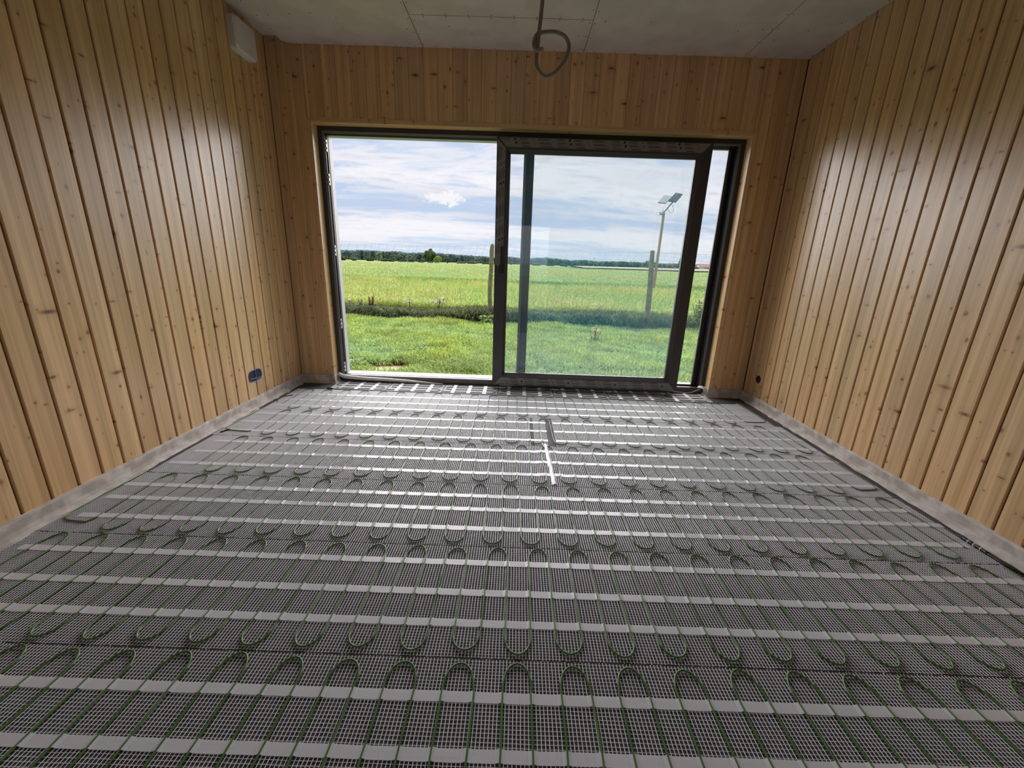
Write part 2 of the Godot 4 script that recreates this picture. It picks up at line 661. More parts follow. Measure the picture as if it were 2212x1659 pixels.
func lining(b: MB, p: Array, z0: float, z1: float, col: int) -> void:
	var front := []
	for q in p:
		front.append(Vector3(q.x, q.y, z0))
	var uv := []
	for q in p:
		var along: float = q.y if absf(p[0].y - p[2].y) > 0.5 and absf(p[0].x - p[1].x) < 0.1 else q.x
		var over: float = q.x - p[0].x if along == q.y else q.y - p[0].y
		uv.append(Vector2((col + 0.2 + over * 6.0) / 16.0, along / 2.8))
	b.quad(front[0], front[1], front[2], front[3], uv[0], uv[1], uv[2], uv[3])
	for k in 4:
		var a: Vector3 = p[k]
		var c: Vector3 = p[(k + 1) % 4]
		var la := a.y if absf(a.x - c.x) < 0.05 else a.x
		var lc := c.y if absf(a.x - c.x) < 0.05 else c.x
		b.quad(Vector3(a.x, a.y, z1), Vector3(c.x, c.y, z1), Vector3(c.x, c.y, z0), Vector3(a.x, a.y, z0), Vector2((col + 0.85) / 16.0, la / 2.8), Vector2((col + 0.85) / 16.0, lc / 2.8), Vector2((col + 0.15) / 16.0, lc / 2.8), Vector2((col + 0.15) / 16.0, la / 2.8))


func screw(b: MB, at: Vector3) -> void:
	var r := 0.004
	var h := at + Vector3(0, -0.0012, 0)
	for k in 6:
		var a := TAU * k / 6
		var c := TAU * (k + 1) / 6
		var pa := Vector3(cos(a), 0, sin(a)) * r
		var pc := Vector3(cos(c), 0, sin(c)) * r
		b.tri(h, h + pa, h + pc)
		b.quad(at + pa, at + pc, h + pc, h + pa)


# a skirting swept along a path in x and z, standing to the left of its direction of travel
func skirting(path: Array, height: float, rag := 0.012) -> MB:
	var b := MB.new()
	var fine := []
	for k in path.size() - 1:
		var a: Vector2 = path[k]
		var c: Vector2 = path[k + 1]
		var steps := maxi(1, int(a.distance_to(c) / 0.04))
		for s in steps:
			fine.append(a.lerp(c, float(s) / steps))
	fine.append(path[-1])
	var rings := []
	for k in fine.size():
		var d0: Vector2 = (fine[k] - fine[maxi(k - 1, 0)]).normalized()
		var d1: Vector2 = (fine[mini(k + 1, fine.size() - 1)] - fine[k]).normalized()
		if k == 0:
			d0 = d1
		if k == fine.size() - 1:
			d1 = d0
		var n0 := Vector2(d0.y, -d0.x)
		var n1 := Vector2(d1.y, -d1.x)
		var m := (n0 + n1).normalized()
		m /= maxf(0.5, m.dot(n0))
		var wob := noise.get_noise_2d(k * 9.0, path[0].x * 50.0) * 0.004
		var foot := maxf(0.0, noise.get_noise_2d(k * 22.0, 40.0 + path[0].x * 30.0)) * rag * 2.5
		var hh := height + noise.get_noise_2d(k * 4.0, 90.0) * 0.003
		var ring := []
		for q in [Vector2(0.0, hh), Vector2(0.008, hh - 0.002), Vector2(0.011 + wob, hh - 0.012), Vector2(0.012 + wob, 0.03), Vector2(0.017 + wob, 0.012), Vector2(0.028, 0.004), Vector2(0.03 + foot, 0.0015), Vector2(0.032 + foot, 0.0)]:
			ring.append(Vector3(fine[k].x + m.x * q.x, q.y, fine[k].y + m.y * q.x))
		rings.append(ring)
	for k in rings.size() - 1:
		for q in rings[k].size() - 1:
			b.quad(rings[k][q + 1], rings[k + 1][q + 1], rings[k + 1][q], rings[k][q])
	return b


func build_baseboards() -> void:
	var h := 0.082
	tag(put("baseboard_left", skirting([Vector2(XL, ZB + 0.01), Vector2(XL, ZF)], h), M.plinth), "grey-beige coated skirting along the foot of the left wall", "baseboard", "", "structure")
	tag(put("baseboard_right", skirting([Vector2(XR, ZF), Vector2(XR, ZB + 0.01)], h), M.plinth), "grey-beige coated skirting along the foot of the right wall", "baseboard", "", "structure")
	tag(put("baseboard_back", skirting([Vector2(OL - 0.004, ZFR + 0.005), Vector2(OL - 0.004, ZB), Vector2(XL, ZB)], h, 0.002), M.plinth), "short grey skirting left of the glass door, folded round the lining", "baseboard", "", "structure")
	tag(put("baseboard_back", skirting([Vector2(XR, ZB), Vector2(OR + 0.004, ZB), Vector2(OR + 0.004, ZFR + 0.005)], h, 0.002), M.plinth), "short grey skirting right of the glass door, folded round the lining", "baseboard", "", "structure")


# ---------------------------------------------------------------- door
func build_door() -> void:
	var d := thing("door_1", "anthracite frame of the wide sliding glass door with fixed right light", "door frame")
	d.set_meta("kind", "structure")
	# four sides of the outer frame; each steps back to a black gasket and a pale outer reveal
	frame_side("frame_jamb", d, Vector2(OL, 0), Vector2(OL, OT), 1)
	frame_side("frame_jamb", d, Vector2(OR, OT), Vector2(OR, 0), 1)
	frame_side("frame_head", d, Vector2(OL, OT), Vector2(OR, OT), 1)
	put("threshold", bx(Vector3(OL, 0, -3.93), Vector3(OR, 0.058, ZFR), 0.004), M.frame_light, d)
	put("threshold_gasket", bx(Vector3(OL, 0, -3.978), Vector3(OR, 0.050, -3.93)), M.gasket, d)
	put("outer_sill", bx(Vector3(OL, -0.05, -4.10), Vector3(OR, 0.052, -3.978), 0.003), M.white_reveal, d)
	# mullion between the open half and the fixed light
	put("mullion", bx(Vector3(0.008, 0.05, -4.0), Vector3(0.098, OT - 0.04, -3.935), 0.004), M.frame, d)
	put("mullion_lip", bx(Vector3(0.008, 0.05, -3.9355), Vector3(0.030, OT - 0.04, -3.915), 0.003), M.frame_light, d)
	for y in [1.974, 1.364, 0.744, 0.20]:
		keeper(d, Vector3(0.062, y, -3.935), Vector3.RIGHT, 0.016, M.frame)
	for y in [2.09, 1.825, 1.232, 0.56, 0.132]:
		keeper(d, Vector3(-1.7, y, -3.935), Vector3(0, 0, 1), 0.012, M.steel)
	# fixed light on the right
	put("glass_pane", bx(Vector3(0.095, 0.06, -3.99), Vector3(1.80, OT - 0.06, -3.978)), M.pane, d)
	var zb := -3.972
	put("glazing_bead", bx(Vector3(1.765, 0.05, zb - 0.02), Vector3(1.778, OT - 0.05, zb), 0.002), M.frame_light, d)
	put("glazing_bead", bx(Vector3(1.779, 0.05, zb - 0.02), Vector3(1.815, OT - 0.05, zb + 0.012), 0.002), M.gasket, d)
	put("glazing_bead", bx(Vector3(0.098, OT - 0.062, zb - 0.02), Vector3(1.8, OT - 0.045, zb), 0.002), M.frame, d)
	put("glazing_bead", bx(Vector3(0.098, 0.05, zb - 0.02), Vector3(1.8, 0.068, zb), 0.002), M.frame, d)
	put("pale_strip", bx(Vector3(1.832, 0.06, -3.94), Vector3(1.838, OT - 0.05, -3.912)), M.white_reveal, d)
	build_sash()


# one side of the outer frame, swept from a to b in the x-y plane; the opening lies to the right of a to b
func frame_side(called: String, d: Node3D, a: Vector2, b: Vector2, _s: int) -> void:
	var dir := (b - a).normalized()
	var inw := Vector2(dir.y, -dir.x)
	var st := MB.new()
	var lt := MB.new()
	var gk := MB.new()
	var rv := MB.new()
	# [how far into the opening, z]
	var prof := [Vector2(0, ZFR), Vector2(0.036, ZFR), Vector2(0.050, -3.916), Vector2(0.050, -3.94)]
	sweep(st, a, b, inw, dir, [prof[0], prof[1]])
	sweep(lt, a, b, inw, dir, [prof[1], prof[2]])
	sweep(gk, a, b, inw, dir, [prof[2], prof[3], Vector2(0.057, -3.945), Vector2(0.057, -3.965), Vector2(0.045, -3.97), Vector2(0.045, -3.99)])
	sweep(rv, a, b, inw, dir, [Vector2(0.045, -3.99), Vector2(0.050, -3.992), Vector2(0.050, -4.06), Vector2(0.0, -4.06)])
	var o := put(called, st, M.frame, d)
	put("frame_lip", lt, M.frame_light, o)
	put("gasket", gk, M.gasket, o)
	put("outer_reveal", rv, M.white_reveal, o)


func sweep(m: MB, a: Vector2, b: Vector2, inw: Vector2, dir: Vector2, prof: Array) -> void:
	for k in prof.size() - 1:
		var p: Vector2 = prof[k]
		var q: Vector2 = prof[k + 1]
		var pa := a + inw * p.x + dir * p.x * (0.0 if a.y < 0.01 else 1.0)
		var pb := b + inw * p.x - dir * p.x * (0.0 if b.y < 0.01 else 1.0)
		var qa := a + inw * q.x + dir * q.x * (0.0 if a.y < 0.01 else 1.0)
		var qb := b + inw * q.x - dir * q.x * (0.0 if b.y < 0.01 else 1.0)
		m.quad(Vector3(qa.x, qa.y, q.y), Vector3(qb.x, qb.y, q.y), Vector3(pb.x, pb.y, p.y), Vector3(pa.x, pa.y, p.y))


func keeper(d: Node3D, at: Vector3, across: Vector3, half: float, m: Material) -> void:
	var b := MB.new()
	var out := Vector3.RIGHT if across.z else Vector3(0, 0, 1)
	for q in [[-half, -0.045, half, -0.028], [-half, 0.028, half, 0.045], [-half, -0.045, -half * 0.3, 0.045], [-half * 0.3, -0.010, half, 0.010]]:
		var lo: Vector3 = at + across * q[0] + Vector3(0, q[1], 0)
		var hi: Vector3 = at + across * q[2] + Vector3(0, q[3], 0) + out * 0.008
		b.box(lo.min(hi), lo.max(hi), 0.001)
	put("keeper_plate", b, m, d)


func build_sash() -> void:
	var x0 := -0.220
	var x1 := 1.556
	var y0 := 0.044
	var y1 := 2.169
	var w := 0.113
	var zf := -3.80
	var s := thing("sliding_sash", "anthracite sliding door leaf pushed open to the right, printed film still on", "door leaf")
	var inner := 0.090
	var c := [Vector2(x0, y0), Vector2(x1, y0), Vector2(x1, y1), Vector2(x0, y1)]
	var i := [Vector2(x0 + inner, y0 + inner), Vector2(x1 - inner, y0 + inner), Vector2(x1 - inner, y1 - inner), Vector2(x0 + inner, y1 - inner)]
	var j := [Vector2(x0 + w, y0 + w), Vector2(x1 - w, y0 + w), Vector2(x1 - w, y1 - w), Vector2(x0 + w, y1 - w)]
	for k in 4:
		var n := (k + 1) % 4
		var b := MB.new()
		var out := PackedVector2Array([c[k], c[n], i[n], i[k]])
		b.slab(out, 0.08, Transform3D(Basis(), Vector3(0, 0, zf - 0.08)))
		var o := put("rail" if k % 2 == 0 else "stile", b, M.sash, s)
		var g := MB.new()
		# sloping glazing bead
		var za := zf - 0.002
		var zc := zf - 0.028
		g.quad(Vector3(i[k].x, i[k].y, za), Vector3(i[n].x, i[n].y, za), Vector3(j[n].x, j[n].y, zc), Vector3(j[k].x, j[k].y, zc))
		g.quad(Vector3(j[k].x, j[k].y, zc), Vector3(j[n].x, j[n].y, zc), Vector3(j[n].x, j[n].y, zf - 0.066), Vector3(j[k].x, j[k].y, zf - 0.066))
		g.quad(Vector3(i[k].x, i[k].y, zf - 0.078), Vector3(j[k].x, j[k].y, zf - 0.066), Vector3(j[n].x, j[n].y, zf - 0.066), Vector3(i[n].x, i[n].y, zf - 0.078))
		put("glazing_bead", g, M.frame, o)
		var sp := MB.new()
		sp.tube(PackedVector3Array([Vector3(j[k].x, j[k].y, zc - 0.004), Vector3(j[n].x, j[n].y, zc - 0.004)]), 0.0035, 6)
		put("gasket", sp, M.frame_light, o)
	put("glass_pane", bx(Vector3(x0 + w - 0.01, y0 + w - 0.01, zf - 0.052), Vector3(x1 - w + 0.01, y1 - w + 0.01, zf - 0.036)), M.pane, s)
	# printed protective film
	film(s, "top", PackedVector2Array([Vector2(x0 + 0.016, y1 - 0.004), Vector2(x0 + 0.082, y1 - 0.074), Vector2(x1 - 0.082, y1 - 0.074), Vector2(x1 - 0.016, y1 - 0.004)]), zf)
	film(s, "bottom", PackedVector2Array([Vector2(x0 + 0.016, y0 + 0.004), Vector2(x1 - 0.016, y0 + 0.004), Vector2(x1 - 0.082, y0 + 0.074), Vector2(x0 + 0.082, y0 + 0.074)]), zf)
	film(s, "side", PackedVector2Array([Vector2(x0 + 0.004, y1 - 0.016), Vector2(x0 + 0.004, 1.16), Vector2(x0 + 0.074, 1.12), Vector2(x0 + 0.074, y1 - 0.082)]), zf)
	# upright black handle
	var hd := put("handle", bx(Vector3(-0.168, 1.085, zf + 0.028), Vector3(-0.146, 1.315, zf + 0.044), 0.005), M.black, s)
	put("handle_rosette", bx(Vector3(-0.178, 1.082, zf), Vector3(-0.136, 1.160, zf + 0.012), 0.004), M.black, hd)
	put("handle_neck", bar([Vector3(-0.157, 1.105, zf + 0.01), Vector3(-0.157, 1.105, zf + 0.034)], 0.010), M.black, hd)


func film(s: Node3D, where: String, out: PackedVector2Array, zf: float) -> void:
	var b := MB.new()
	b.slab(out, 0.0006, Transform3D(Basis(), Vector3(0, 0, zf)))
	var f := put("protective_film", b, M.film, s)
	var big := MB.new()
	var small := MB.new()
	var words := []
	var z := zf + 0.0006
	var word := TextMesh.new()
	word.text = "SALAMANDER"
	var font := SystemFont.new()
	font.font_names = PackedStringArray(["Droid Sans"])
	font.font_weight = 700
	word.font = font
	word.font_size = 16
	word.pixel_size = 0.00075
	word.depth = 0.0003
	for rep in range(-1, 5):
		for row in 3:
			# local frame: along the strip, and up across it
			var at := Transform3D()
			var u := 0.0
			if where == "top":
				u = -0.07 + rep * 0.45 + row * 0.012
				at = Transform3D(Basis(), Vector3(u, 2.155 - row * 0.027, z))
			elif where == "bottom":
				u = 0.075 + rep * 0.45 - row * 0.012
				at = Transform3D(Basis(Vector3(0, 0, 1), PI), Vector3(u, 0.056 + row * 0.027, z))
			else:
				u = 1.805 - rep * 0.45 + row * 0.012
				at = Transform3D(Basis(Vector3(0, 0, 1), PI / 2), Vector3(-0.207 + row * 0.024, u, z))
			var keep := func(p: Vector2) -> bool: return Geometry2D.is_point_in_polygon(p, out)
			# a leaning black mark
			var mk := PackedVector2Array([Vector2(-0.010, -0.009), Vector2(0.004, -0.010), Vector2(0.010, 0.010), Vector2(0.005, 0.006), Vector2(-0.008, 0.008)])
			stamp(big, mk, at, keep)
			# the word, ending just before the mark
			var mid := at * Vector3(-0.075, 0, 0)
			if keep.call(Vector2(mid.x, mid.y)) and keep.call(Vector2((at * Vector3(-0.12, 0, 0)).x, (at * Vector3(-0.12, 0, 0)).y)) and keep.call(Vector2((at * Vector3(-0.03, 0, 0)).x, (at * Vector3(-0.03, 0, 0)).y)):
				words.append(at * Transform3D(Basis(), Vector3(-0.075, 0.002, 0.0003)))
			# blocks of fine print and a small upright tick
			for q in [[-0.105, -0.012, 0.06, 1], [0.035, 0.0, 0.085, 4], [0.185, 0.0, 0.115, 4]]:
				for line in q[3]:
					var yy: float = q[1] + (1.5 - line) * 0.0042 if q[3] > 1 else q[1]
					var shorter: float = 0.01 * ((line * 7 + row * 3) % 4)
					stamp(small, PackedVector2Array([Vector2(q[0], yy - 0.0012), Vector2(q[0] + q[2] - shorter, yy - 0.0012), Vector2(q[0] + q[2] - shorter, yy + 0.0012), Vector2(q[0], yy + 0.0012)]), at, keep)
			stamp(big, PackedVector2Array([Vector2(0.146, -0.008), Vector2(0.150, -0.008), Vector2(0.150, 0.008), Vector2(0.146, 0.008)]), at, keep)
	put("printed_marks", big, M.film_print, f, "", "stuff")
	put("fine_print", small, M.film_fine, f, "", "stuff")
	for w in words:
		var o := put("printed_word", word, M.film_print, f)
		o.transform = w


func stamp(b: MB, outline: PackedVector2Array, at: Transform3D, keep: Callable) -> void:
	for p in outline:
		var q := at * Vector3(p.x, p.y, 0)
		if not keep.call(Vector2(q.x, q.y)):
			return
	b.slab(outline, 0.0003, at)


# ---------------------------------------------------------------- heating mats
func skew(x: float, z: float) -> float:      # the mats lie very slightly askew
	return z - 0.0064 * x


func build_mats() -> void:
	# [near edge, far edge, near loop apex x, far loop apex x, tapes, left end, right end, where]
	var rows := [
		[-0.452, -0.970, 0.122, 0.038, [-0.582, -0.710, -0.852], -2.02, 2.13, "heating mat nearest the camera, cut off by the lower edge of view"],
		[-0.970, -1.4897, 0.039, -0.045, [-1.097, -1.231, -1.387], -2.035, 2.13, "second heating mat from the camera, nearer than the black cable joint"],
		[-1.4897, -2.0119, 0.095, 0.000, [-1.611, -1.763, -1.883], -2.035, 2.13, "third heating mat from the camera, beside the black cable joint"],
		[-2.0119, -2.5262, -0.008, 0.060, [-2.128, -2.284, -2.433], -2.0, 2.12, "fourth heating mat from the camera, with the white sensor tube taped on"],
		[-2.5262, -3.0414, -0.004, 0.068, [-2.615, -2.779, -2.943], -2.02, 2.12, "fifth heating mat from the camera, with a slit cut open to the dark floor"],
		[-3.0414, -3.595, 0.072, -0.019, [-3.136, -3.282, -3.44], -1.99, 2.08, "last full-width heating mat, before the narrow pieces at the glass door"],
	]
	for k in rows.size():
		var r = rows[k]
		var o := thing("heating_mat", r[7], "heating mat", Vector3.ZERO, "full-width heating mats")
		long_mat(o, r, k)
	door_mats()


func long_mat(o: Node3D, r: Array, k: int) -> void:
	var z0: float = r[0] - 0.0012
	var z1: float = r[1] + 0.0012
	var xl: float = r[5]
	var xr: float = r[6]
	# --- woven glass threads
	var b := MB.new()
	var pitch := 0.0105
	var cols := int((xr - xl) / pitch)
	for c in cols:
		var x := xl + c * pitch
		var e0 := rng.randf_range(-0.0035, 0.001)
		var e1 := rng.randf_range(-0.001, 0.0035)
		if k == 4 and absf(x - 0.272) < 0.024:
			continue
		if k == 4 and absf(x - 0.135) < 0.011:
			continue
		var pts := PackedVector3Array()
		for s in 6:
			var z := lerpf(z0 + e0, z1 + e1, s / 5.0)
			pts.append(Vector3(x + 0.0016 * noise.get_noise_2d(x * 300.0, z * 160.0), 0.0017 + 0.0008 * noise.get_noise_2d(x * 500.0, z * 300.0), skew(x, z)))
		b.tube(pts, 0.00132, 4, false)
	var rows := int((z0 - z1) / pitch)
	for q in rows:
		var z := z0 - (q + 0.4) * pitch
		var runs := [[xl, xr]]
		if k == 4:
			runs = [[xl, 0.124], [0.146, 0.248], [0.296, xr]]
		for run in runs:
			var pts := PackedVector3Array()
			var steps := maxi(2, int((run[1] - run[0]) / 0.06))
			for s in steps + 1:
				var x := lerpf(run[0], run[1], float(s) / steps)
				pts.append(Vector3(x, 0.0013 + 0.0005 * noise.get_noise_2d(x * 400.0, z * 300.0), skew(x, z) + 0.0022 * noise.get_noise_2d(x * 160.0, z * 300.0)))
			b.tube(pts, 0.00072, 4, false)
	put("mesh", b, M.thread, o, "white woven glass mesh", "stuff")
	# --- cable: straight runs across the mat joined by half-round loops at both edges
	var half := LOOP / 2.0
	var na: float = r[2]
	var fa: float = r[3]
	var j0 := int(ceil((xl + 0.05 - (na - half / 2.0)) / half))
	var j1 := int(floor((xr - 0.05 - (na - half / 2.0)) / half))
	var near := z0 - 0.018
	var far := z1 + 0.016
	var reach := 0.085      # length of the rounded end
	if j0 % 2 == 0:
		j0 += 1
	if k % 2 == 1 and j1 % 2 != 0:
		j1 -= 1
	var path := PackedVector3Array()
	var wires := []
	var cy := 0.0056
	var drift := fa - na
	drift -= roundf((drift - half) / LOOP) * LOOP + half    # how far the far loops lean from straight above the near ones
	for j in range(j0, j1 + 1):
		wires.append(na - half / 2.0 + j * half)
	var lean := func(z: float) -> float: return drift * clampf((near - z) / (near - far), 0, 1)
	for w in wires.size():
		var x: float = wires[w] + rng.randf_range(-0.003, 0.003)
		var up := (j0 + w) % 2 != 0       # this run goes away from the camera, then loops at the far edge
		var za := near - reach
		var zc := far + reach
		if not up:
			var sw := za
			za = zc
			zc = sw
		for s in 9:
			var z := lerpf(za, zc, s / 8.0)
			path.append(Vector3(x + lean.call(z) + 0.0035 * noise.get_noise_2d(x * 220.0, z * 120.0), cy, skew(x, z)))
		if w < wires.size() - 1:
			var nx: float = wires[w + 1]
			var bump := rng.randf_range(-0.006, 0.005)
			for s in range(1, 16):
				var a := PI * s / 16.0
				var zz := (far + reach - (reach - bump) * sin(a)) if up else (near - reach + (reach - bump) * sin(a))
				var xx := lerpf(x, nx, 0.5 - 0.5 * cos(a)) - 0.0045 * cos(a) * sin(a) * 2.0 * (1.0 if not up else 0.5)
				path.append(Vector3(xx + lean.call(zz), cy + 0.0016 * sin(a), skew(xx, zz)))
	# the cable leaves along the side of the mat towards the next one
	var side := []
	if k % 2 == 1:
		var e: Vector3 = path[-1]
		side = [e, e + Vector3(0.01, 0, 0.03), e + Vector3(0.035, 0, 0.035), Vector3(xr - 0.03, cy, e.z + 0.01), Vector3(xr - 0.022, cy, e.z - 0.12), Vector3(xr - 0.025, cy, lerpf(e.z, z1, 0.6)), Vector3(xr - 0.028, cy, z1)]
		path.append_array(smooth_path(side, 0.015))
	else:
		var e: Vector3 = path[0]
		side = [Vector3(xl + 0.028, cy, z1), Vector3(xl + 0.022, cy, lerpf(e.z, z1, 0.6)), Vector3(xl + 0.02, cy, e.z - 0.12), Vector3(xl + 0.03, cy, e.z + 0.01), e + Vector3(-0.03, 0, 0.035), e + Vector3(-0.008, 0, 0.03), e]
		var lead := smooth_path(side, 0.015)
		lead.append_array(path)
		path = lead
	var cb := MB.new()
	cb.tube(path, 0.0033, 7)
	put("heating_cable", cb, M.cable, o, "green heating cable in loops")
	# --- strips of tape that hold the cable
	for z in r[4]:
		var zz: float = z
		var cross := []
		for w in wires:
			cross.append(w + lean.call(zz))
		var ends := [[xl + 0.02 + rng.randf_range(0, 0.05), xr - rng.randf_range(0.0, 0.05)]]
		if k == 4:
			ends = [[ends[0][0], 0.245], [0.299, ends[0][1]]]
		elif k == 3:
			ends = [[ends[0][0], 0.165], [0.150, 0.30], [0.285, ends[0][1]]]
		for q in ends.size():
			var t := MB.new()
			tape_x(t, ends[q][0], ends[q][1], zz - (0.006 if ends.size() == 3 and q == 1 else 0.0), 0.0155, cross, 0.0003 if q == 1 and k == 3 else 0.0)
			put("tape", t, M.tape, o)
	if k == 3:
		# sensor tube under loose strips of film, lying along the slit
		var sb := MB.new()
		sb.tube(smooth_path([Vector3(0.20, 0.006, -2.56), Vector3(0.225, 0.007, -2.42), Vector3(0.228, 0.007, -2.25), Vector3(0.24, 0.006, -2.06)], 0.03), 0.0045, 8)
		put("sensor_tube", sb, M.foam, o, "white sensor tube")
		var fl := MB.new()
		var prev := []
		for s in 30:
			var z := lerpf(-2.54, -2.02, s / 29.0)
			var x := 0.222 + 0.02 * s / 29.0 + 0.0015 * sin(s * 1.1)
			var h := 0.0125 + 0.0008 * noise.get_noise_1d(s * 40.0)
			var cur := [Vector3(x - 0.013, 0.0045, z), Vector3(x - 0.004, h, z), Vector3(x + 0.004, h, z), Vector3(x + 0.013, 0.0045, z)]
			if s > 0:
				for q in 3:
					fl.quad(cur[q], cur[q + 1], prev[q + 1], prev[q])
			prev = cur
		put("tape", fl, M.tape, o, "crumpled clear tape along the sensor tube")


# tape along x at depth z, rising over every cable it covers
func tape_x(b: MB, x0: float, x1: float, z: float, half: float, cross: Array, lift := 0.0) -> void:
	var xs := []
	var x := x0
	while x < x1:
		xs.append(x)
		x += 0.03
	xs.append(x1)
	for c in cross:
		for q in [-0.012, -0.006, -0.0025, 0.0, 0.0025, 0.006, 0.012]:
			if c + q > x0 and c + q < x1:
				xs.append(c + q)
	xs.sort()
	var prev := []
	for p in xs:
		var h := 0.0037 + lift + 0.0006 * noise.get_noise_2d(p * 900.0, z * 500.0)
		for c in cross:
			var dd: float = absf(p - c)
			if dd < 0.014:
				h = maxf(h, 0.0037 + lift + 0.0040 * (1.0 - smoothstep(0.002, 0.010, dd)))
		var e := 0.0012 * noise.get_noise_2d(p * 250.0, z * 300.0)
		var hz := skew(p, z) + e
		var cur := [Vector3(p, h - 0.0008, hz + half), Vector3(p, h, hz + half * 0.97), Vector3(p, h + 0.0004 * noise.get_noise_2d(p * 1300.0, 7.0), hz), Vector3(p, h, hz - half * 0.97), Vector3(p, h - 0.0008, hz - half)]
		if prev.size():
			for q in 4:
				b.quad(prev[q], cur[q], cur[q + 1], prev[q + 1])
		prev = cur


# narrow pieces of mat laid the other way along the threshold
func door_mats() -> void:
	var names := ["first narrow heating mat piece from the left along the threshold, beside the foam strip", "second narrow heating mat piece from the left along the threshold, where the foam strip thins", "third narrow heating mat piece from the left along the threshold, before the free doorway", "fourth narrow heating mat piece from the left, under the handle side of the leaf", "fifth narrow heating mat piece from the left, under the middle of the sliding leaf", "sixth narrow heating mat piece from the left, under the right half of the leaf", "last narrow heating mat piece at the right end of the threshold, curled at its edge"]
	var edges := [-1.725, -1.20, -0.677, -0.155, 0.367, 0.889, 1.411, 1.85]
	for k in 7:
		var o := thing("door_mat_piece", names[k], "heating mat", Vector3.ZERO, "narrow mat pieces at the door")
		var xa: float = edges[k] + 0.006
		var xb: float = edges[k + 1] - 0.006
		var za := -3.612
		var zc := -3.858 + 0.0
		var b := MB.new()
		var x := xa
		while x < xb:
			b.tube(PackedVector3Array([Vector3(x, 0.0017, za), Vector3(x, 0.0017, zc)]), 0.0014, 4, false)
			x += 0.0105
		var z := za
		while z > zc:
			b.tube(PackedVector3Array([Vector3(xa, 0.0013, z), Vector3(xb, 0.0013, z)]), 0.00075, 4, false)
			z -= 0.0105
		put("mesh", b, M.thread, o, "white woven glass mesh", "stuff")
		var path := PackedVector3Array()
		var lines := [-3.640, -3.712, -3.784, -3.845]
		for q in 4:
			var l := xa + 0.055
			var rr := xb - 0.055
			if q == 0 and k > 0:
				l = xa
			for s in 9:
				var u := s / 8.0 if q % 2 == 0 else 1.0 - s / 8.0
				path.append(Vector3(lerpf(l, rr, u), 0.0052, lines[q] + 0.004 * noise.get_noise_2d(k * 40.0 + u * 30.0, q * 60.0)))
			if q < 3:
				for s in range(1, 8):
					var a := PI * s / 8.0
					var cx := rr if q % 2 == 0 else l
					path.append(Vector3(cx + (0.036 if q % 2 == 0 else -0.036) * sin(a), 0.0052, lerpf(lines[q], lines[q + 1], 0.5 - 0.5 * cos(a))))
		var cb := MB.new()
		cb.tube(path, 0.0033, 7)
		put("heating_cable", cb, M.dark_cable, o)
		for q in 3:
			var tx := edges[k] as float + 0.10 + q * 0.147
			if tx > xb - 0.01:
				continue
			var t := MB.new()
			var prev := []
			for s in 26:
				var zz := lerpf(-3.60, -3.872, s / 25.0)
				var h := 0.0036
				for l in lines:
					h = maxf(h, 0.0036 + 0.0049 * (1.0 - smoothstep(0.002, 0.0125, absf(zz - l))))
				var cur := [Vector3(tx - 0.0165, h, zz), Vector3(tx + 0.0165, h, zz)]
				if s > 0:
					t.quad(prev[0], prev[1], cur[1], cur[0])
				prev = cur
			put("tape", t, M.tape, o)


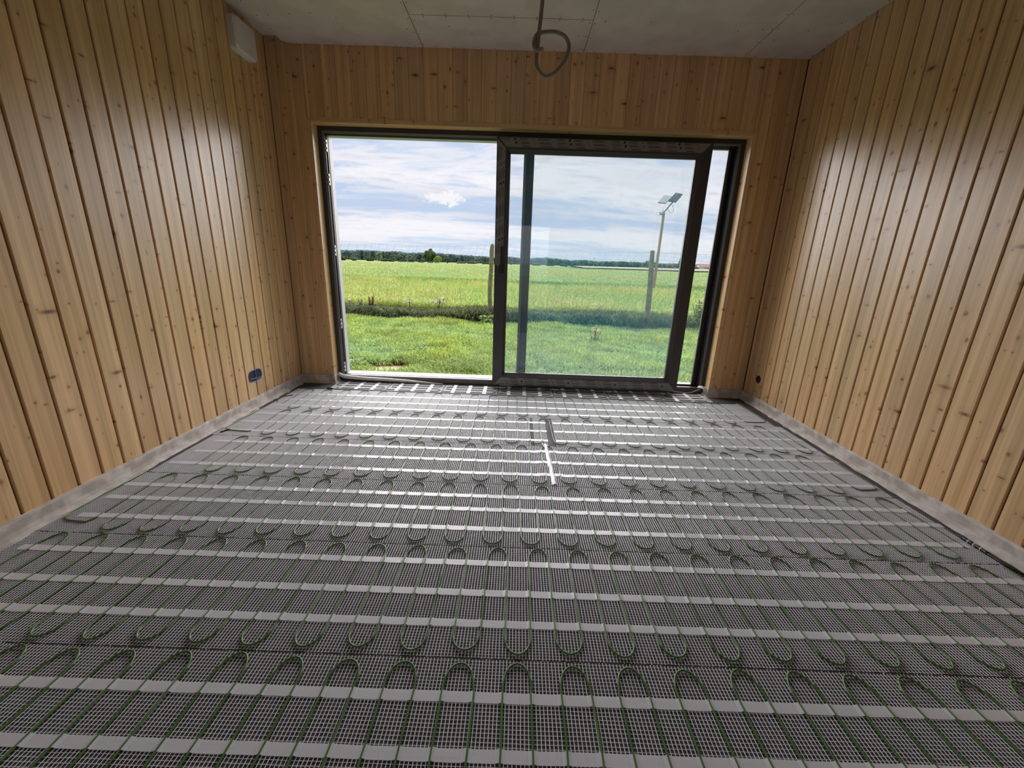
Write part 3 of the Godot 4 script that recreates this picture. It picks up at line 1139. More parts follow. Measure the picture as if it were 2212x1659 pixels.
# ---------------------------------------------------------------- cables, boxes and loose things
func build_fittings() -> void:
	# white foam strip along the threshold
	var pts := smooth_path([Vector3(-1.735, 0.074, -3.872), Vector3(-1.68, 0.052, -3.868), Vector3(-1.52, 0.038, -3.868), Vector3(-1.29, 0.034, -3.866), Vector3(-1.06, 0.027, -3.866), Vector3(-0.95, 0.019, -3.872), Vector3(-0.83, 0.010, -3.878), Vector3(-0.71, 0.006, -3.882)], 0.02)
	var rad := PackedFloat32Array()
	for k in pts.size():
		rad.append(lerpf(0.019, 0.004, pow(float(k) / pts.size(), 2.2)) * (1.0 + 0.12 * noise.get_noise_1d(k * 12.0)))
	var fm := MB.new()
	fm.tube(pts, rad, 10)
	tag(put("foam_strip", fm, M.foam), "soft white foam strip lying along the threshold of the open doorway", "foam strip")

	# pale thin cable that runs under the leaf and up at the right jamb
	var gc := MB.new()
	gc.tube(smooth_path([Vector3(-0.15, 0.012, -3.885), Vector3(0.35, 0.024, -3.885), Vector3(0.70, 0.020, -3.885), Vector3(1.22, 0.022, -3.882), Vector3(1.49, 0.019, -3.880), Vector3(1.66, 0.009, -3.872), Vector3(1.73, 0.012, -3.868), Vector3(1.79, 0.040, -3.868), Vector3(1.835, 0.062, -3.872)], 0.02), 0.0055, 8)
	tag(put("pale_cable", gc, M.grey_cable), "thin pale cable running under the sliding leaf to the right jamb", "cable")
	# folded end of the sealing tape at the right jamb
	var fold := MB.new()
	var prev := []
	for s in 14:
		var a := s / 13.0
		var c := Vector3(lerpf(1.80, 1.862, a), 0.075 + 0.016 * sin(a * PI) - 0.075 * pow(a, 3.0), lerpf(-3.885, -3.79, a))
		var cur := [c + Vector3(-0.012, -0.012, 0.012), c + Vector3(0, 0.004, 0), c + Vector3(0.016, -0.010, -0.012)]
		if s > 0:
			for q in 2:
				fold.quad(prev[q], cur[q], cur[q + 1], prev[q + 1])
				fold.quad(prev[q + 1] - Vector3(0, 0.003, 0), cur[q + 1] - Vector3(0, 0.003, 0), cur[q] - Vector3(0, 0.003, 0), prev[q] - Vector3(0, 0.003, 0))
		prev = cur
	tag(put("sealing_tape", fold, M.foam), "white sealing tape end folded over the skirting at the right jamb", "tape")

	# long dark cable in front of the door pieces, with its black joint
	var lc := thing("connecting_cable", "long dark cable laid across the room in front of the door pieces", "cable")
	var lp := []
	for s in 21:
		var u := s / 20.0
		lp.append(Vector3(lerpf(-1.67, 2.03, u), 0.0055, lerpf(-3.598, -3.592, u) + 0.006 * noise.get_noise_1d(s * 30.0)))
	put("cord", bar(smooth_path(lp, 0.05), 0.0034), M.dark_cable, lc)
	put("joint_sleeve", bar([Vector3(-1.735, 0.0075, -3.606), Vector3(-1.728, 0.0075, -3.605), Vector3(-1.69, 0.0075, -3.600), Vector3(-1.68, 0.006, -3.599)], 0.006), M.black, lc, "black joint sleeve")
	var sc := thing("sensor_lead", "short dark cable end curled on the floor by the left skirting", "cable")
	put("cord", bar(smooth_path([Vector3(-1.97, 0.005, -3.20), Vector3(-2.005, 0.006, -3.27), Vector3(-1.985, 0.006, -3.34), Vector3(-1.93, 0.006, -3.37)], 0.01), 0.0032), M.dark_cable, sc)
	put("joint_sleeve", bar([Vector3(-1.985, 0.007, -2.545), Vector3(-1.962, 0.007, -2.60)], 0.006), M.black, sc, "black end cap")

	# black supply lead with its joint at the right skirting
	var pw := thing("supply_lead", "black supply lead with tied joint at the foot of the right wall", "cable")
	put("cord", bar(smooth_path([Vector3(2.118, 0.009, -1.60), Vector3(2.117, 0.009, -1.55), Vector3(2.116, 0.0085, -1.50), Vector3(2.128, 0.0085, -1.45), Vector3(2.147, 0.009, -1.38), Vector3(2.15, 0.009, -1.2), Vector3(2.14, 0.009, -0.8)], 0.02), 0.0055), M.black, pw)
	for q in [[-1.672, -1.628], [-1.612, -1.566]]:
		put("joint_sleeve", bar([Vector3(2.122, 0.010, q[0]), Vector3(2.118, 0.010, q[1])], 0.0085), M.black, pw)
	for zz in [-1.645, -1.622, -1.592]:
		put("cable_tie", bar([Vector3(2.120, 0.010, zz - 0.0015), Vector3(2.120, 0.010, zz + 0.0015)], 0.0098), M.foam, pw, "white cable tie")

	# double junction box let into the left wall
	var jb := thing("junction_box", "blue double junction box let into the left wall near the floor", "junction box", Vector3(XL, 0.252, -3.112))
	var pill := PackedVector2Array()
	for q in [[0.040, 0.0, -PI / 2], [0.040, 0.0, 0.0], [-0.040, 0.0, PI / 2], [-0.040, 0.0, PI]]:
		for s in 9:
			var a: float = q[2] + PI / 2 * s / 8.0
			pill.append(Vector2(q[0] + 0.0385 * cos(a), 0.043 * sin(a)))
	var wall_face := Transform3D(Basis(Vector3(0, 0, -1), Vector3.UP, Vector3.RIGHT), Vector3.ZERO)
	var cup := MB.new()
	cup.slab(pill, 0.0016, wall_face)
	put("hollow", cup, plain(Color(0.015, 0.035, 0.13), 0.5), jb, "dark blue hollow")
	var ring := PackedVector3Array()
	for p in pill:
		ring.append(wall_face * Vector3(p.x, p.y, 0.002))
	ring.append(ring[0])
	var rb := MB.new()
	rb.tube(ring, 0.0032, 8, false)
	put("rim", rb, M.blue, jb)
	put("inner_edge", bx(Vector3(0.001, -0.036, -0.070), Vector3(0.004, -0.026, -0.006), 0.001), M.blue, jb)
	put("divider", bx(Vector3(0.0, -0.043, -0.0025), Vector3(0.008, 0.043, 0.0025), 0.001), plain(Color(0.35, 0.48, 0.68), 0.5), jb, "pale blue divider")
	put("wire", bar([Vector3(0.004, -0.014, 0.066), Vector3(0.009, -0.020, 0.03), Vector3(0.009, -0.018, 0.002)], 0.002), M.wire, jb)

	# round box hole in the right wall
	var hb := thing("box_hole", "dark round hole for a socket box low in the right wall", "hole", Vector3(XR, 0.243, -3.592))
	var hd := MB.new()
	disc(hd, Vector3(-0.0015, 0, 0), Vector3.LEFT, 0.034, 28)
	put("hollow", hd, M.hole, hb)
	var rim := MB.new()
	rim.tube(ring_path(Vector3(-0.001, 0, 0), Vector3.RIGHT, 0.034, 28), 0.0016, 6, false)
	put("cut_edge", rim, M.batten, hb)

	# white ventilation cover at the top of the left wall
	var vt := thing("ventilation_cover", "white rounded ventilation cover high on the left wall under the ceiling", "cover")
	var yz := PackedVector2Array()
	for q in [[-3.36, 2.545, PI], [-3.60, 2.545, PI * 1.5], [-3.60, 2.757, 0.0], [-3.36, 2.757, PI * 0.5]]:
		pass
	var r := 0.03
	for q in [[3.36 + r, 2.545 + r, PI], [3.60 - r, 2.545 + r, PI * 1.5], [3.60 - r, 2.757 - r, 0.0], [3.36 + r, 2.757 - r, PI * 0.5]]:
		for s in 6:
			var a: float = q[2] + PI / 2 * s / 5.0
			yz.append(Vector2(q[0] + r * cos(a), q[1] + r * sin(a)))
	var face := Basis(Vector3(0, 0, -1), Vector3.UP, Vector3.RIGHT)
	var cv := MB.new()
	cv.slab(yz, 0.043, Transform3D(face, Vector3(XL, 0, 0)))
	var inset := PackedVector2Array()
	for p in yz:
		inset.append(Vector2(lerpf(p.x, 3.48, 0.09), lerpf(p.y, 2.651, 0.10)))
	for k in yz.size():
		var a := yz[k]
		var c := yz[(k + 1) % yz.size()]
		var a2 := inset[k]
		var c2 := inset[(k + 1) % yz.size()]
		var w := Transform3D(face, Vector3(XL, 0, 0))
		cv.quad(w * Vector3(a.x, a.y, 0.043), w * Vector3(c.x, c.y, 0.043), w * Vector3(c2.x, c2.y, 0.055), w * Vector3(a2.x, a2.y, 0.055))
	put("housing", cv, M.vent, vt)
	var fp := MB.new()
	fp.slab(inset, 0.004, Transform3D(face, Vector3(XL + 0.0515, 0, 0)))
	put("front_plate", fp, M.vent, vt)
	put("latch", bx(Vector3(XL + 0.0555, 2.585, -3.52), Vector3(XL + 0.057, 2.589, -3.50)), M.grey_cable, vt)

	# corrugated conduit hanging from the ceiling, its end tied in a loop
	var cd := thing("cable_conduit", "grey corrugated conduit hanging from the ceiling with a knotted loop", "conduit")
	var z := -2.5
	var cp := [Vector3(0.085, HC + 0.01, z), Vector3(0.078, 2.60, z), Vector3(0.068, 2.435, z), Vector3(0.063, 2.359, z), Vector3(0.058, 2.305, z), Vector3(0.055, 2.26, z), Vector3(0.053, 2.225, z - 0.004), Vector3(0.049, 2.195, z - 0.006), Vector3(0.050, 2.172, z - 0.004), Vector3(0.060, 2.142, z), Vector3(0.082, 2.118, z), Vector3(0.109, 2.111, z), Vector3(0.149, 2.128, z), Vector3(0.187, 2.168, z), Vector3(0.210, 2.215, z), Vector3(0.213, 2.25, z), Vector3(0.193, 2.284, z), Vector3(0.151, 2.305, z - 0.006), Vector3(0.111, 2.312, z - 0.018), Vector3(0.076, 2.312, z - 0.026), Vector3(0.052, 2.303, z - 0.024), Vector3(0.040, 2.282, z - 0.010), Vector3(0.034, 2.253, z + 0.006), Vector3(0.037, 2.229, z + 0.018), Vector3(0.050, 2.216, z + 0.022), Vector3(0.066, 2.220, z + 0.014), Vector3(0.076, 2.232, z - 0.006)]
	var run := smooth_path(cp, 0.0016)
	var rr := PackedFloat32Array()
	for k in run.size():
		rr.append(0.0096 + 0.0011 * sin(k * TAU / 3.0 + 0.4))
	var tb := MB.new()
	tb.tube(run, rr, 12)
	put("corrugated_tube", tb, M.conduit, cd)


func ring_path(c: Vector3, normal: Vector3, r: float, steps: int) -> PackedVector3Array:
	var p := PackedVector3Array()
	var a := Vector3.UP
	var b := normal.cross(a)
	for s in steps + 1:
		p.append(c + (a * cos(TAU * s / steps) + b * sin(TAU * s / steps)) * r)
	return p


func disc(b: MB, c: Vector3, normal: Vector3, r: float, steps: int) -> void:
	var p := ring_path(c, normal, r, steps)
	for s in steps:
		b.tri(c, p[s], p[s + 1])
		if (p[s] - c).cross(p[s + 1] - c).dot(normal) < 0:
			b.n[-1] = normal
			b.n[-2] = normal
			b.n[-3] = normal


# ---------------------------------------------------------------- outside
func land(x: float, z: float) -> float:
	var t := clampf((-z - 9.0) / 141.0, 0.0, 1.0)
	return GROUND + t * (0.82 + 0.008 * clampf(x, -90.0, 110.0))


func ground_mesh(x0: float, x1: float, z0: float, z1: float, nx: int, nz: int, lift := 0.0) -> MB:
	var b := MB.new()
	for q in nz:
		var za := lerpf(z0, z1, pow(float(q) / nz, 2.0))
		var zc := lerpf(z0, z1, pow(float(q + 1) / nz, 2.0))
		for p in nx:
			var xa := lerpf(x0, x1, float(p) / nx)
			var xc := lerpf(x0, x1, float(p + 1) / nx)
			b.quad(Vector3(xa, land(xa, za) + lift, za), Vector3(xc, land(xc, za) + lift, za), Vector3(xc, land(xc, zc) + lift, zc), Vector3(xa, land(xa, zc) + lift, zc))
	return b


# a tuft of bent blades growing from the origin, one metre tall before scaling
func tuft(blades: int, spread: float, width: float, bend: float, seeds := false, splay := 0.6) -> ArrayMesh:
	var b := MB.new()
	for k in blades:
		var a := rng.randf() * TAU
		var dir := Vector3(cos(a), 0, sin(a))
		var side := dir.cross(Vector3.UP) * width
		var at := Vector3(rng.randf_range(-1, 1), 0, rng.randf_range(-1, 1)) * spread
		var h := rng.randf_range(0.6, 1.0)
		var lean := rng.randf_range(0.1, splay)
		var p1 := at + dir * lean * 0.35 * h + Vector3.UP * h * 0.55
		var p2 := at + dir * lean * h * (0.8 + bend * 0.4) + Vector3.UP * h * (0.92 - bend * 0.25)
		var p3 := at + dir * lean * h * (1.1 + bend * 1.1) + Vector3.UP * h * (1.0 - bend * 0.62)
		b.quad(at - side, at + side, p1 + side * 0.9, p1 - side * 0.9)
		b.quad(p1 - side * 0.9, p1 + side * 0.9, p2 + side * 0.55, p2 - side * 0.55)
		b.tri(p2 - side * 0.55, p2 + side * 0.55, p3)
		if seeds and k % 3 == 0:
			b.quad(p2 - side * 1.6, p2 + side * 1.6, p3 + side * 1.2 + Vector3.UP * 0.12, p3 - side * 1.2 + Vector3.UP * 0.12)
	return b.mesh()


func scatter(called: String, label: String, category: String, mesh: Mesh, spots: Array, m: Material) -> void:
	var mm := MultiMesh.new()
	mm.transform_format = MultiMesh.TRANSFORM_3D
	mm.use_colors = true
	mm.mesh = mesh
	mm.instance_count = spots.size()
	for k in spots.size():
		mm.set_instance_transform(k, spots[k][0])
		mm.set_instance_color(k, spots[k][1])
	var o := MultiMeshInstance3D.new()
	o.name = numbered(called, self)
	o.multimesh = mm
	o.material_override = m
	add_child(o, true)
	tag(o, label, category, "", "stuff")


func spot(x: float, z: float, h: float, wide: float, c: Color, y := 0.0) -> Array:
	var b := Basis(Vector3.UP, rng.randf() * TAU) * Basis(Vector3.RIGHT, rng.randf_range(-0.15, 0.15))
	b = b.scaled_local(Vector3(wide, h, wide))
	return [Transform3D(b, Vector3(x, land(x, z) + y, z)), c]


func lin(r: float, g: float, b: float, vary := 0.12) -> Color:
	var s := 1.0 + rng.randf_range(-vary, vary)
	return Color(clampf(r * s, 0, 1), clampf(g * s, 0, 1), clampf(b * s, 0, 1)).srgb_to_linear()


func build_outside() -> void:
	var g := put("ground", ground_mesh(-60, 60, -4.05, -14.0, 24, 12), M.soil)
	tag(g, "earth of the lawn between the house and the fence", "ground", "", "structure")
	var fgr := put("ground", ground_mesh(-260, 260, -14.0, -420.0, 40, 30), M.meadow)
	tag(fgr, "wide flat green field stretching away to the trees", "field", "", "structure")
	var back := put("ground", bx(Vector3(-60, -0.4, -4.05), Vector3(60, -0.125, 40.0)), M.soil)
	tag(back, "earth under and behind the house", "ground", "", "structure")

	# sandy bare patch at the doorstep
	var sp := MB.new()
	var c := Vector3(-1.52, GROUND, -4.78)
	for k in 20:
		var a0 := TAU * k / 20
		var a1 := TAU * (k + 1) / 20
		var r0 := 1.0 + 0.25 * noise.get_noise_1d((k % 20) * 60.0)
		var r1 := 1.0 + 0.25 * noise.get_noise_1d(((k + 1) % 20) * 60.0)
		var p0 := c + Vector3(cos(a0) * 0.36 * r0, 0.006, -sin(a0) * 0.26 * r0)
		var p1 := c + Vector3(cos(a1) * 0.36 * r1, 0.006, -sin(a1) * 0.26 * r1)
		sp.tri(c + Vector3(0, 0.03, 0), p0, p1)
		sp.quad(p0 - Vector3(0, 0.03, 0), p1 - Vector3(0, 0.03, 0), p1, p0)
	tag(put("sand_patch", sp, M.sand), "small bare sandy patch in the lawn at the doorstep", "sand")

	# lawn
	var blades := tuft(9, 0.35, 0.030, 0.6, false, 0.9)
	var spots := []
	for k in 27000:
		var z := rng.randf_range(-9.1, -4.15)
		var x := rng.randf_range(-1, 1) * (2.1 + (-z - 4.0) * 0.62) + (0.05 * (-z - 4.0))
		if Vector2((x + 1.52) / 0.36, (z + 4.78) / 0.26).length() < 0.95 + 0.3 * noise.get_noise_2d(x * 200.0, z * 200.0):
			continue
		var q := noise.get_noise_2d(x * 26.0, z * 26.0)
		var h := 0.15 + 0.10 * q + 0.05 * noise.get_noise_2d(x * 90.0, z * 90.0) + rng.randf_range(-0.04, 0.05)
		if z > -4.9:
			h *= 0.75
		spots.append(spot(x, z, h, 0.16, lin(0.66 + 0.06 * q, 0.74 + 0.02 * q, 0.47 - 0.06 * q, 0.24)))
	scatter("lawn_grass", "bright green uncut lawn grass between the door and the fence", "grass", blades, spots, M.leaf)

	# tall drooping grass along the fence
	blades = tuft(12, 0.4, 0.020, 0.75, false, 0.9)
	spots = []
	for k in 5200:
		var x := rng.randf_range(-5.2, 5.6)
		var z := -9.15 + rng.randf_range(-0.55, 0.45) * (0.7 + 0.5 * noise.get_noise_1d(x * 30.0))
		var h := 0.38 + 0.16 * noise.get_noise_2d(x * 35.0, 5.0) + rng.randf_range(-0.08, 0.08)
		if rng.randf() < 0.15:
			spots.append(spot(x, z, h, 0.34, lin(0.38, 0.31, 0.21)))
		else:
			spots.append(spot(x, z, h, 0.34, lin(0.50, 0.58, 0.33, 0.15) if rng.randf() < 0.25 else lin(0.28, 0.34, 0.18, 0.25)))
	scatter("verge_grass", "dark drooping uncut grass along the foot of the fence", "grass", blades, spots, M.leaf)

	# field, near and far
	blades = tuft(12, 0.5, 0.016, 0.3, true, 0.45)
	spots = []
	for k in 34000:
		var t := rng.randf()
		var z := -9.6 - 32.0 * t * t
		var x := rng.randf_range(-1, 1) * (2.5 - z * 0.46) + 0.3
		var q := noise.get_noise_2d(x * 9.0, z * 5.0)
		var h := 0.36 + 0.10 * q + rng.randf_range(-0.08, 0.10)
		if rng.randf() < 0.09 + 0.16 * q:
			spots.append(spot(x, z, h * 1.2, 0.34, lin(0.78, 0.76, 0.52, 0.1)))
		else:
			spots.append(spot(x, z, h, 0.36, lin(0.64 + 0.08 * q, 0.71, 0.40, 0.18)))
	scatter("field_grass", "tall yellow-green field grass with seed heads beyond the fence", "grass", blades, spots, M.leaf)
	blades = tuft(34, 0.5, 0.010, 0.3, true, 0.35)
	spots = []
	for k in 42000:
		var t := rng.randf()
		var z := -23.0 - 119.0 * pow(t, 1.7)
		var x := rng.randf_range(-1, 1) * (4.0 - z * 0.46) + 1.0
		var q := noise.get_noise_2d(x * 2.0, z * 1.2)
		var wide := 0.7 - z * 0.006
		spots.append(spot(x, z, (0.40 + 0.08 * q + rng.randf_range(-0.06, 0.06)) * (1.0 + 0.0065 * (z + 30.0)), wide, lin(0.61 + 0.08 * q, 0.68, 0.39, 0.14)))
	scatter("field_grass", "smooth far part of the green field before the hedge", "grass", blades, spots, M.leaf)
	# pale mown strip at the far right, and a darker bank in front of it
	var st := MB.new()
	for p in 40:
		var xa := lerpf(14.0, 120.0, p / 40.0)
		var xc := lerpf(14.0, 120.0, (p + 1) / 40.0)
		for q in [[-92.0, 0.45, -112.0, 0.62], [-112.0, 0.62, -140.0, 0.40]]:
			st.quad(Vector3(xa, land(xa, q[0]) + q[1], q[0]), Vector3(xc, land(xc, q[0]) + q[1], q[0]), Vector3(xc, land(xc, q[2]) + q[3], q[2]), Vector3(xa, land(xa, q[2]) + q[3], q[2]))
	tag(put("mown_strip", st, M.stubble), "pale tan mown strip across the far right of the field", "field")

	build_fence()
	build_plants()
	build_far()


func build_fence() -> void:
	var w := thing("wire_fence", "sagging wire mesh fence between the lawn and the field", "fence")
	var top := [Vector2(-6.5, 1.52), Vector2(-3.76, 1.50), Vector2(-3.13, 1.49), Vector2(-2.19, 1.46), Vector2(-1.57, 1.47), Vector2(-0.66, 1.51), Vector2(-0.22, 1.51), Vector2(0.26, 1.47), Vector2(1.09, 1.45), Vector2(1.71, 1.46), Vector2(2.72, 1.49), Vector2(3.36, 1.49), Vector2(3.97, 1.48), Vector2(6.5, 1.47)]
	var hz := func(x: float) -> float:
		for k in top.size() - 1:
			if x <= top[k + 1].x:
				return lerpf(top[k].y, top[k + 1].y, clampf((x - top[k].x) / (top[k + 1].x - top[k].x), 0, 1))
		return 1.47
	var drops := [0.0, 0.155, 0.32, 0.52, 0.70, 0.86, 1.02, 1.16, 1.30]
	for d in drops.size():
		var p := []
		for s in 53:
			var x := lerpf(-6.5, 6.5, s / 52.0)
			p.append(Vector3(x, hz.call(x) - drops[d] + 0.006 * sin(s * 1.7 + d), -9.0))
		put("line_wire", bar(p, 0.0020 if d == 0 else 0.0016, 5), M.wire, w)
	var x := -6.4
	while x < 6.4:
		var p := []
		for d in drops.size():
			var lean := 0.085 * (1.0 - 1.0 / (1.0 + d * 3.0)) * (1.0 if fmod(absf(x), 1.7) < 1.4 else 0.4)
			var xx := x - lean * (1.0 if d < 4 else 0.8)
			p.append(Vector3(xx, hz.call(xx) - drops[d], -9.0))
		put("stay_wire", bar(p, 0.0014, 4), M.wire, w)
		x += 0.158
	post("fence_post", "rough wooden fence post standing left, clear against the field", [Vector3(-0.605, GROUND - 0.2, -9.065), Vector3(-0.60, 0.2, -9.065), Vector3(-0.615, 0.6, -9.065), Vector3(-0.59, 1.1, -9.065), Vector3(-0.585, 1.42, -9.065), Vector3(-0.575, 1.53, -9.065), Vector3(-0.572, 1.555, -9.065)], [0.052, 0.050, 0.047, 0.046, 0.050, 0.040, 0.012])
	post("fence_post", "grey wooden fence post with the lamp pole fixed to it", [Vector3(2.80, GROUND - 0.2, -8.92), Vector3(2.79, 0.2, -8.92), Vector3(2.775, 0.75, -8.92), Vector3(2.75, 1.2, -8.92), Vector3(2.735, 1.51, -8.92), Vector3(2.735, 1.525, -8.92)], [0.066, 0.064, 0.060, 0.054, 0.044, 0.036])

	var l := thing("solar_lamp", "twin-panel solar lamp on a thin wooden pole tied to the fence post", "lamp")
	var pb := MB.new()
	pb.box(Vector3(-0.024, 0.78, -0.024), Vector3(0.024, 2.22, 0.024), 0.004)
	var pole := put("pole", pb, M.pole, l)
	pole.transform = Transform3D(Basis(Vector3(0, 0, 1), -0.008), Vector3(2.815, 0, -8.82))
	put("clamp", bx(Vector3(2.735, 2.20, -8.86), Vector3(2.855, 2.23, -8.78), 0.004), M.zinc, l)
	put("clamp", bar([Vector3(2.73, 2.235, -8.83), Vector3(2.80, 2.25, -8.80), Vector3(2.81, 2.29, -8.80)], 0.009), M.zinc, l)
	put("arm", bar([Vector3(2.80, 2.21, -8.80), Vector3(2.90, 2.36, -8.76), Vector3(2.955, 2.43, -8.74)], 0.017), M.zinc, l)
	var q := [[Vector3(2.69, 2.41, -8.80), Vector3(2.81, 2.385, -8.72), Vector3(2.955, 2.525, -8.80), Vector3(2.825, 2.555, -8.88)], [Vector3(2.865, 2.432, -8.72), Vector3(2.985, 2.405, -8.64), Vector3(3.12, 2.56, -8.72), Vector3(3.01, 2.592, -8.80)]]
	for k in 2:
		var b := MB.new()
		var p = q[k]
		var up: Vector3 = (p[1] - p[0]).cross(p[3] - p[0]).normalized() * 0.022
		if up.y < 0:
			up = -up
		b.quad(p[0], p[3], p[2], p[1])
		b.quad(p[0] + up, p[1] + up, p[2] + up, p[3] + up)
		for s in 4:
			b.quad(p[s], p[(s + 1) % 4], p[(s + 1) % 4] + up, p[s] + up)
		put("solar_panel" if k == 0 else "lamp_head", b, M.zinc if k == 0 else M.panel, l)
	put("lamp_cable", bar(smooth_path([Vector3(2.90, 2.37, -8.76), Vector3(2.88, 2.30, -8.74), Vector3(2.92, 2.245, -8.74), Vector3(2.98, 2.255, -8.74), Vector3(2.985, 2.31, -8.74), Vector3(2.95, 2.38, -8.73)], 0.02), 0.005, 5), M.zinc, l)


func post(called: String, label: String, pts: Array, rad: Array) -> void:
	var run := smooth_path(pts, 0.05)
	var rr := PackedFloat32Array()
	var total := 0.0
	for k in range(1, pts.size()):
		total += (pts[k] as Vector3).distance_to(pts[k - 1])
	for k in run.size():
		var y := run[k].y
		var r: float = rad[-1]
		for s in pts.size() - 1:
			if y >= pts[s].y and y <= pts[s + 1].y:
				r = lerpf(rad[s], rad[s + 1], (y - pts[s].y) / maxf(0.001, pts[s + 1].y - pts[s].y))
		rr.append(r * (1.0 + 0.10 * noise.get_noise_1d(k * 45.0)))
	var b := MB.new()
	b.tube(run, rr, 12)
	tag(put(called, b, M.post), label, "fence post")


func leaf_at(b: MB, at: Vector3, dir: Vector3, length: float, width: float) -> void:
	var side := dir.cross(Vector3.UP)
	if side.length() < 0.1:
		side = Vector3.RIGHT
	side = side.normalized() * width
	var droop := Vector3.DOWN * length * 0.15
	var mid := at + dir * length * 0.5
	b.tri(at, mid + side, mid + Vector3.UP * width * 0.3)
	b.tri(at, mid + Vector3.UP * width * 0.3, mid - side)
	b.tri(mid + side, at + dir * length + droop, mid + Vector3.UP * width * 0.3)
	b.tri(mid + Vector3.UP * width * 0.3, at + dir * length + droop, mid - side)


func leafy(o: Node3D, base: Vector3, height: float, wide: float, stems: int, leaves: int, length: float, m: Material, sm: Material) -> void:
	var s := MB.new()
	var l := MB.new()
	for k in stems:
		var a := rng.randf() * TAU
		var tip := base + Vector3(cos(a) * wide * rng.randf(), height * rng.randf_range(0.75, 1.0), sin(a) * wide * rng.randf())
		var path := smooth_path([base + Vector3(cos(a), 0, sin(a)) * 0.02, base.lerp(tip, 0.5) + Vector3(rng.randf_range(-0.02, 0.02), 0, 0), tip], 0.06)
		s.tube(path, 0.006, 5)
		for q in leaves:
			var u := rng.randf_range(0.15, 1.0)
			var p := base.lerp(tip, u)
			var b := rng.randf() * TAU
			leaf_at(l, p, Vector3(cos(b), rng.randf_range(-0.1, 0.6), sin(b)).normalized(), length * rng.randf_range(0.6, 1.1), length * 0.24)
	put("stem", s, sm, o)
	put("leaves", l, m, o)


func green(r: float, g: float, b: float) -> StandardMaterial3D:
	var m := plain(Color(r, g, b), 0.6, 0.0, 0.35)
	m.backlight_enabled = true
	m.backlight = Color(0.45, 0.5, 0.3)
	return m


func build_plants() -> void:
	var stem := green(0.42, 0.48, 0.26)
	# thistles gone to seed along the fence
	var bloom := plain(Color(0.86, 0.78, 0.76), 0.9)
	for q in [["tall thistle with one pale seed head, alone left of the fence post", Vector3(-2.48, GROUND, -9.42), 0.44, 3], ["thistle clump with pinkish seed heads, nearest the left fence post", Vector3(-1.86, GROUND, -9.42), 0.47, 9], ["thistle with white flower beside the left jamb", Vector3(-3.79, GROUND, -9.42), 0.36, 2]]:
		var o := thing("thistle", q[0], "thistle")
		var s := MB.new()
		var base: Vector3 = q[1]
		for k in q[3]:
			var tip := base + Vector3(rng.randf_range(-0.16, 0.2) * (1.0 if q[3] > 4 else 0.2), q[2] * rng.randf_range(0.72, 1.0) + 0.02, rng.randf_range(-0.1, 0.1))
			s.tube(smooth_path([base, base.lerp(tip, 0.6) + Vector3(0.01, 0.03, 0), tip], 0.05), 0.005, 5)
			var hd := MB.new()
			for c in 5:
				var sp := tip + Vector3(rng.randf_range(-0.03, 0.03), rng.randf_range(-0.03, 0.02), rng.randf_range(-0.03, 0.03))
				hd.blob(sp, Vector3(0.013, 0.012, 0.013), noise, 0.8, 2.0, 5, 7)
				s.tube(PackedVector3Array([tip - Vector3(0, 0.05, 0), sp]), 0.002, 4)
			put("seed_head", hd, bloom, o)
		put("stem", s, stem, o)
		var l := MB.new()
		for k in 16:
			var a := rng.randf() * TAU
			leaf_at(l, base + Vector3(0, rng.randf_range(0.02, q[2] * 0.7), 0), Vector3(cos(a), 0.4, sin(a)).normalized(), 0.13, 0.02)
		put("leaves", l, stem, o)
	var dk := thing("dock_plant", "brown dried dock stalks rising from the dark verge at left", "weed")
	leafy(dk, Vector3(-3.30, GROUND, -9.3), 0.55, 0.12, 9, 34, 0.05, plain(Color(0.46, 0.34, 0.20), 0.9), plain(Color(0.45, 0.33, 0.2), 0.9))
	var gl := thing("leafy_weed", "grey-green leafy weed beside the dried dock stalks", "weed")
	leafy(gl, Vector3(-3.55, GROUND, -9.3), 0.42, 0.10, 5, 12, 0.10, green(0.42, 0.50, 0.36), stem)
	var yw := thing("leafy_weed", "yellowish upright weed alone in the lawn behind the closed glass", "weed")
	leafy(yw, Vector3(1.28, GROUND, -6.75), 0.36, 0.14, 8, 14, 0.075, green(0.68, 0.66, 0.30), green(0.58, 0.52, 0.28))
	var sr := thing("leafy_shrub", "yellow-green leafy shrub seen at the right edge of the fixed glass", "shrub")
	leafy(sr, Vector3(3.80, GROUND, -8.65), 0.72, 0.22, 12, 22, 0.13, green(0.56, 0.62, 0.26), stem)
	for q in [["lush light green weed clump in the lawn beside the sandy patch", Vector3(-1.98, GROUND, -4.72), 0.16, 0.22], ["lush green weed clump in the middle of the lawn left of the leaf", Vector3(-1.28, GROUND, -5.55), 0.15, 0.20], ["dark dense tuft at the foot of the left fence post", Vector3(-0.62, GROUND, -8.35), 0.26, 0.18]]:
		var o := thing("lawn_weed", q[0], "weed")
		leafy(o, q[1], q[2], q[3], 14, 8, 0.12, green(0.42, 0.55, 0.20), stem)
	# long coarse tuft by the leaf
	var lt := thing("coarse_tuft", "long coarse grass tuft leaning over the doorstep beside the leaf", "grass tuft")
	var m := green(0.40, 0.50, 0.24)
	for k in 5:
		var b := put("blades", tuft(26, 0.25, 0.012, 0.7, false, 1.1), m, lt)
		b.transform = Transform3D(Basis(Vector3.UP, k).scaled(Vector3.ONE * 0.34), Vector3(-0.80 + k * 0.11, GROUND, -4.62 + 0.05 * sin(k * 2.0)))


